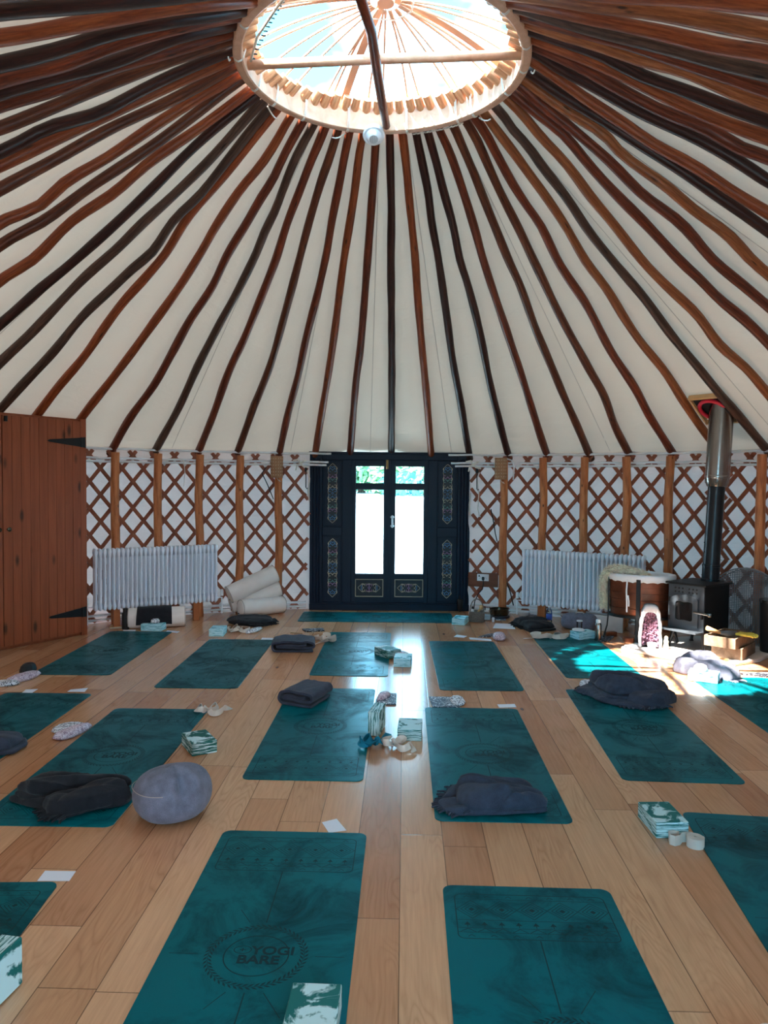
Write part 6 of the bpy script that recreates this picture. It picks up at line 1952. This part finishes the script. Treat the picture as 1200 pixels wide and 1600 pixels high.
mb = MB(); mb.lathe([(0.095, 0.0), (0.125, 0.004), (0.13, 0.02), (0.12, 0.035), (0.10, 0.03)], 32); mb.build('ring_cushion', M['darkblue'], t, True)
t = thing('glass_bowl', 'white bowl on the floor under the stove-side radiator by the post', 'bowl', (1.70, 9.14, 0))
mb = MB(); mb.lathe([(0, 0), (0.03, 0), (0.06, 0.025), (0.075, 0.07), (0.072, 0.07), (0.055, 0.028), (0, 0.01)], 28); mb.build('bowl_wall', M['cloth'], t, True, angle=40)
t = thing('umbrella', 'black rolled umbrella standing against the blue door frame', 'umbrella', (0.965, 9.50, 0))
mb = MB(); mb.lathe([(0, 0), (0.012, 0), (0.034, 0.05), (0.04, 0.12), (0.036, 0.155), (0.018, 0.16), (0, 0.16)], 20); mb.build('canopy', M['blackm'], t, True)
mb = MB(); mb.tube([(0, 0, 0.15), (0, 0, 0.2)], 0.011, 10); mb.build('handle', M['blackm'], t, True)
SKY, SUN, EXPO = 10.5, 25.0, 1.15
# ------------------------------------------------------------ light and camera
w = bpy.data.worlds.new('sky'); S.world = w
w.use_nodes = True
nt = w.node_tree; nt.nodes.clear()
N_ = lambda t: nt.nodes.new('ShaderNode' + t)
tc = N_('TexCoord'); mp = N_('Mapping'); mp.inputs['Scale'].default_value = (1.6, 1.6, 3.0)
nz = N_('TexNoise'); nz.inputs['Scale'].default_value = 1.7; nz.inputs['Detail'].default_value = 5.0; nz.inputs['Roughness'].default_value = 0.55
rp = N_('ValToRGB'); e = rp.color_ramp.elements
e[0].position = 0.47; e[0].color = (0.03, 0.22, 0.35, 1)
e[1].position = 0.68; e[1].color = (0.45, 0.47, 0.51, 1)
bg = N_('Background'); bg.inputs['Strength'].default_value = SKY
out = N_('OutputWorld')
L_ = nt.links.new
L_(tc.outputs['Generated'], mp.inputs[0]); L_(mp.outputs[0], nz.inputs['Vector']); L_(nz.outputs[0], rp.inputs[0]); 
sx_ = N_('SeparateXYZ'); L_(tc.outputs['Generated'], sx_.inputs[0])
hz = N_('MapRange'); hz.inputs[1].default_value = 0.0; hz.inputs[2].default_value = 0.55; hz.inputs[3].default_value = 2.6; hz.inputs[4].default_value = 1.0; hz.interpolation_type = 'SMOOTHSTEP'
L_(sx_.outputs[2], hz.inputs[0])
vm = N_('VectorMath'); vm.operation = 'SCALE'; L_(rp.outputs[0], vm.inputs[0]); L_(hz.outputs[0], vm.inputs['Scale'])
L_(vm.outputs[0], bg.inputs['Color']); L_(bg.outputs[0], out.inputs[0])

sd_ = Vector((2.52, 1.48, -4.345)).normalized()
sl = bpy.data.lights.new('sun', 'SUN'); sl.energy = SUN; sl.angle = rad(0.6); sl.color = (1.0, 0.93, 0.84)
so = bpy.data.objects.new('sun', sl); COL.objects.link(so)
so.rotation_euler = sd_.to_track_quat('-Z', 'Y').to_euler()
so.location = (-8, 0, 14)

cam = bpy.data.cameras.new('camera'); co_ = bpy.data.objects.new('camera', cam); COL.objects.link(co_)
cam.sensor_fit = 'VERTICAL'; cam.sensor_height = 36.0; cam.lens = 1184.784 * 36.0 / 1600.0
cam.clip_start = 0.05; cam.clip_end = 300
pit, rol = rad(2.2049), rad(-0.47598)
fwd = Vector((0, cos(pit), -sin(pit))); up = Vector((0, sin(pit), cos(pit))); right = Vector((1, 0, 0))
r2 = right * cos(rol) - up * sin(rol) * -1 * -1
# roll about the view axis
r2 = right * cos(rol) + up * -sin(rol)
u2 = right * sin(rol) + up * cos(rol)
Mx = Matrix((r2, u2, -fwd)).transposed().to_4x4()
co_.matrix_world = Matrix.Translation((0, 0, 1.61407)) @ Mx
S.camera = co_

S.view_settings.view_transform = 'Standard'
S.view_settings.look = 'None'
S.view_settings.exposure = EXPO
S.view_settings.gamma = 1.0
S.view_settings.use_curve_mapping = False
cy = S.cycles
cy.use_denoising = True
cy.max_bounces = 10; cy.diffuse_bounces = 5; cy.glossy_bounces = 4; cy.transmission_bounces = 8; cy.transparent_max_bounces = 16
cy.sample_clamp_indirect = 6.0
cy.caustics_reflective = False; cy.caustics_refractive = False
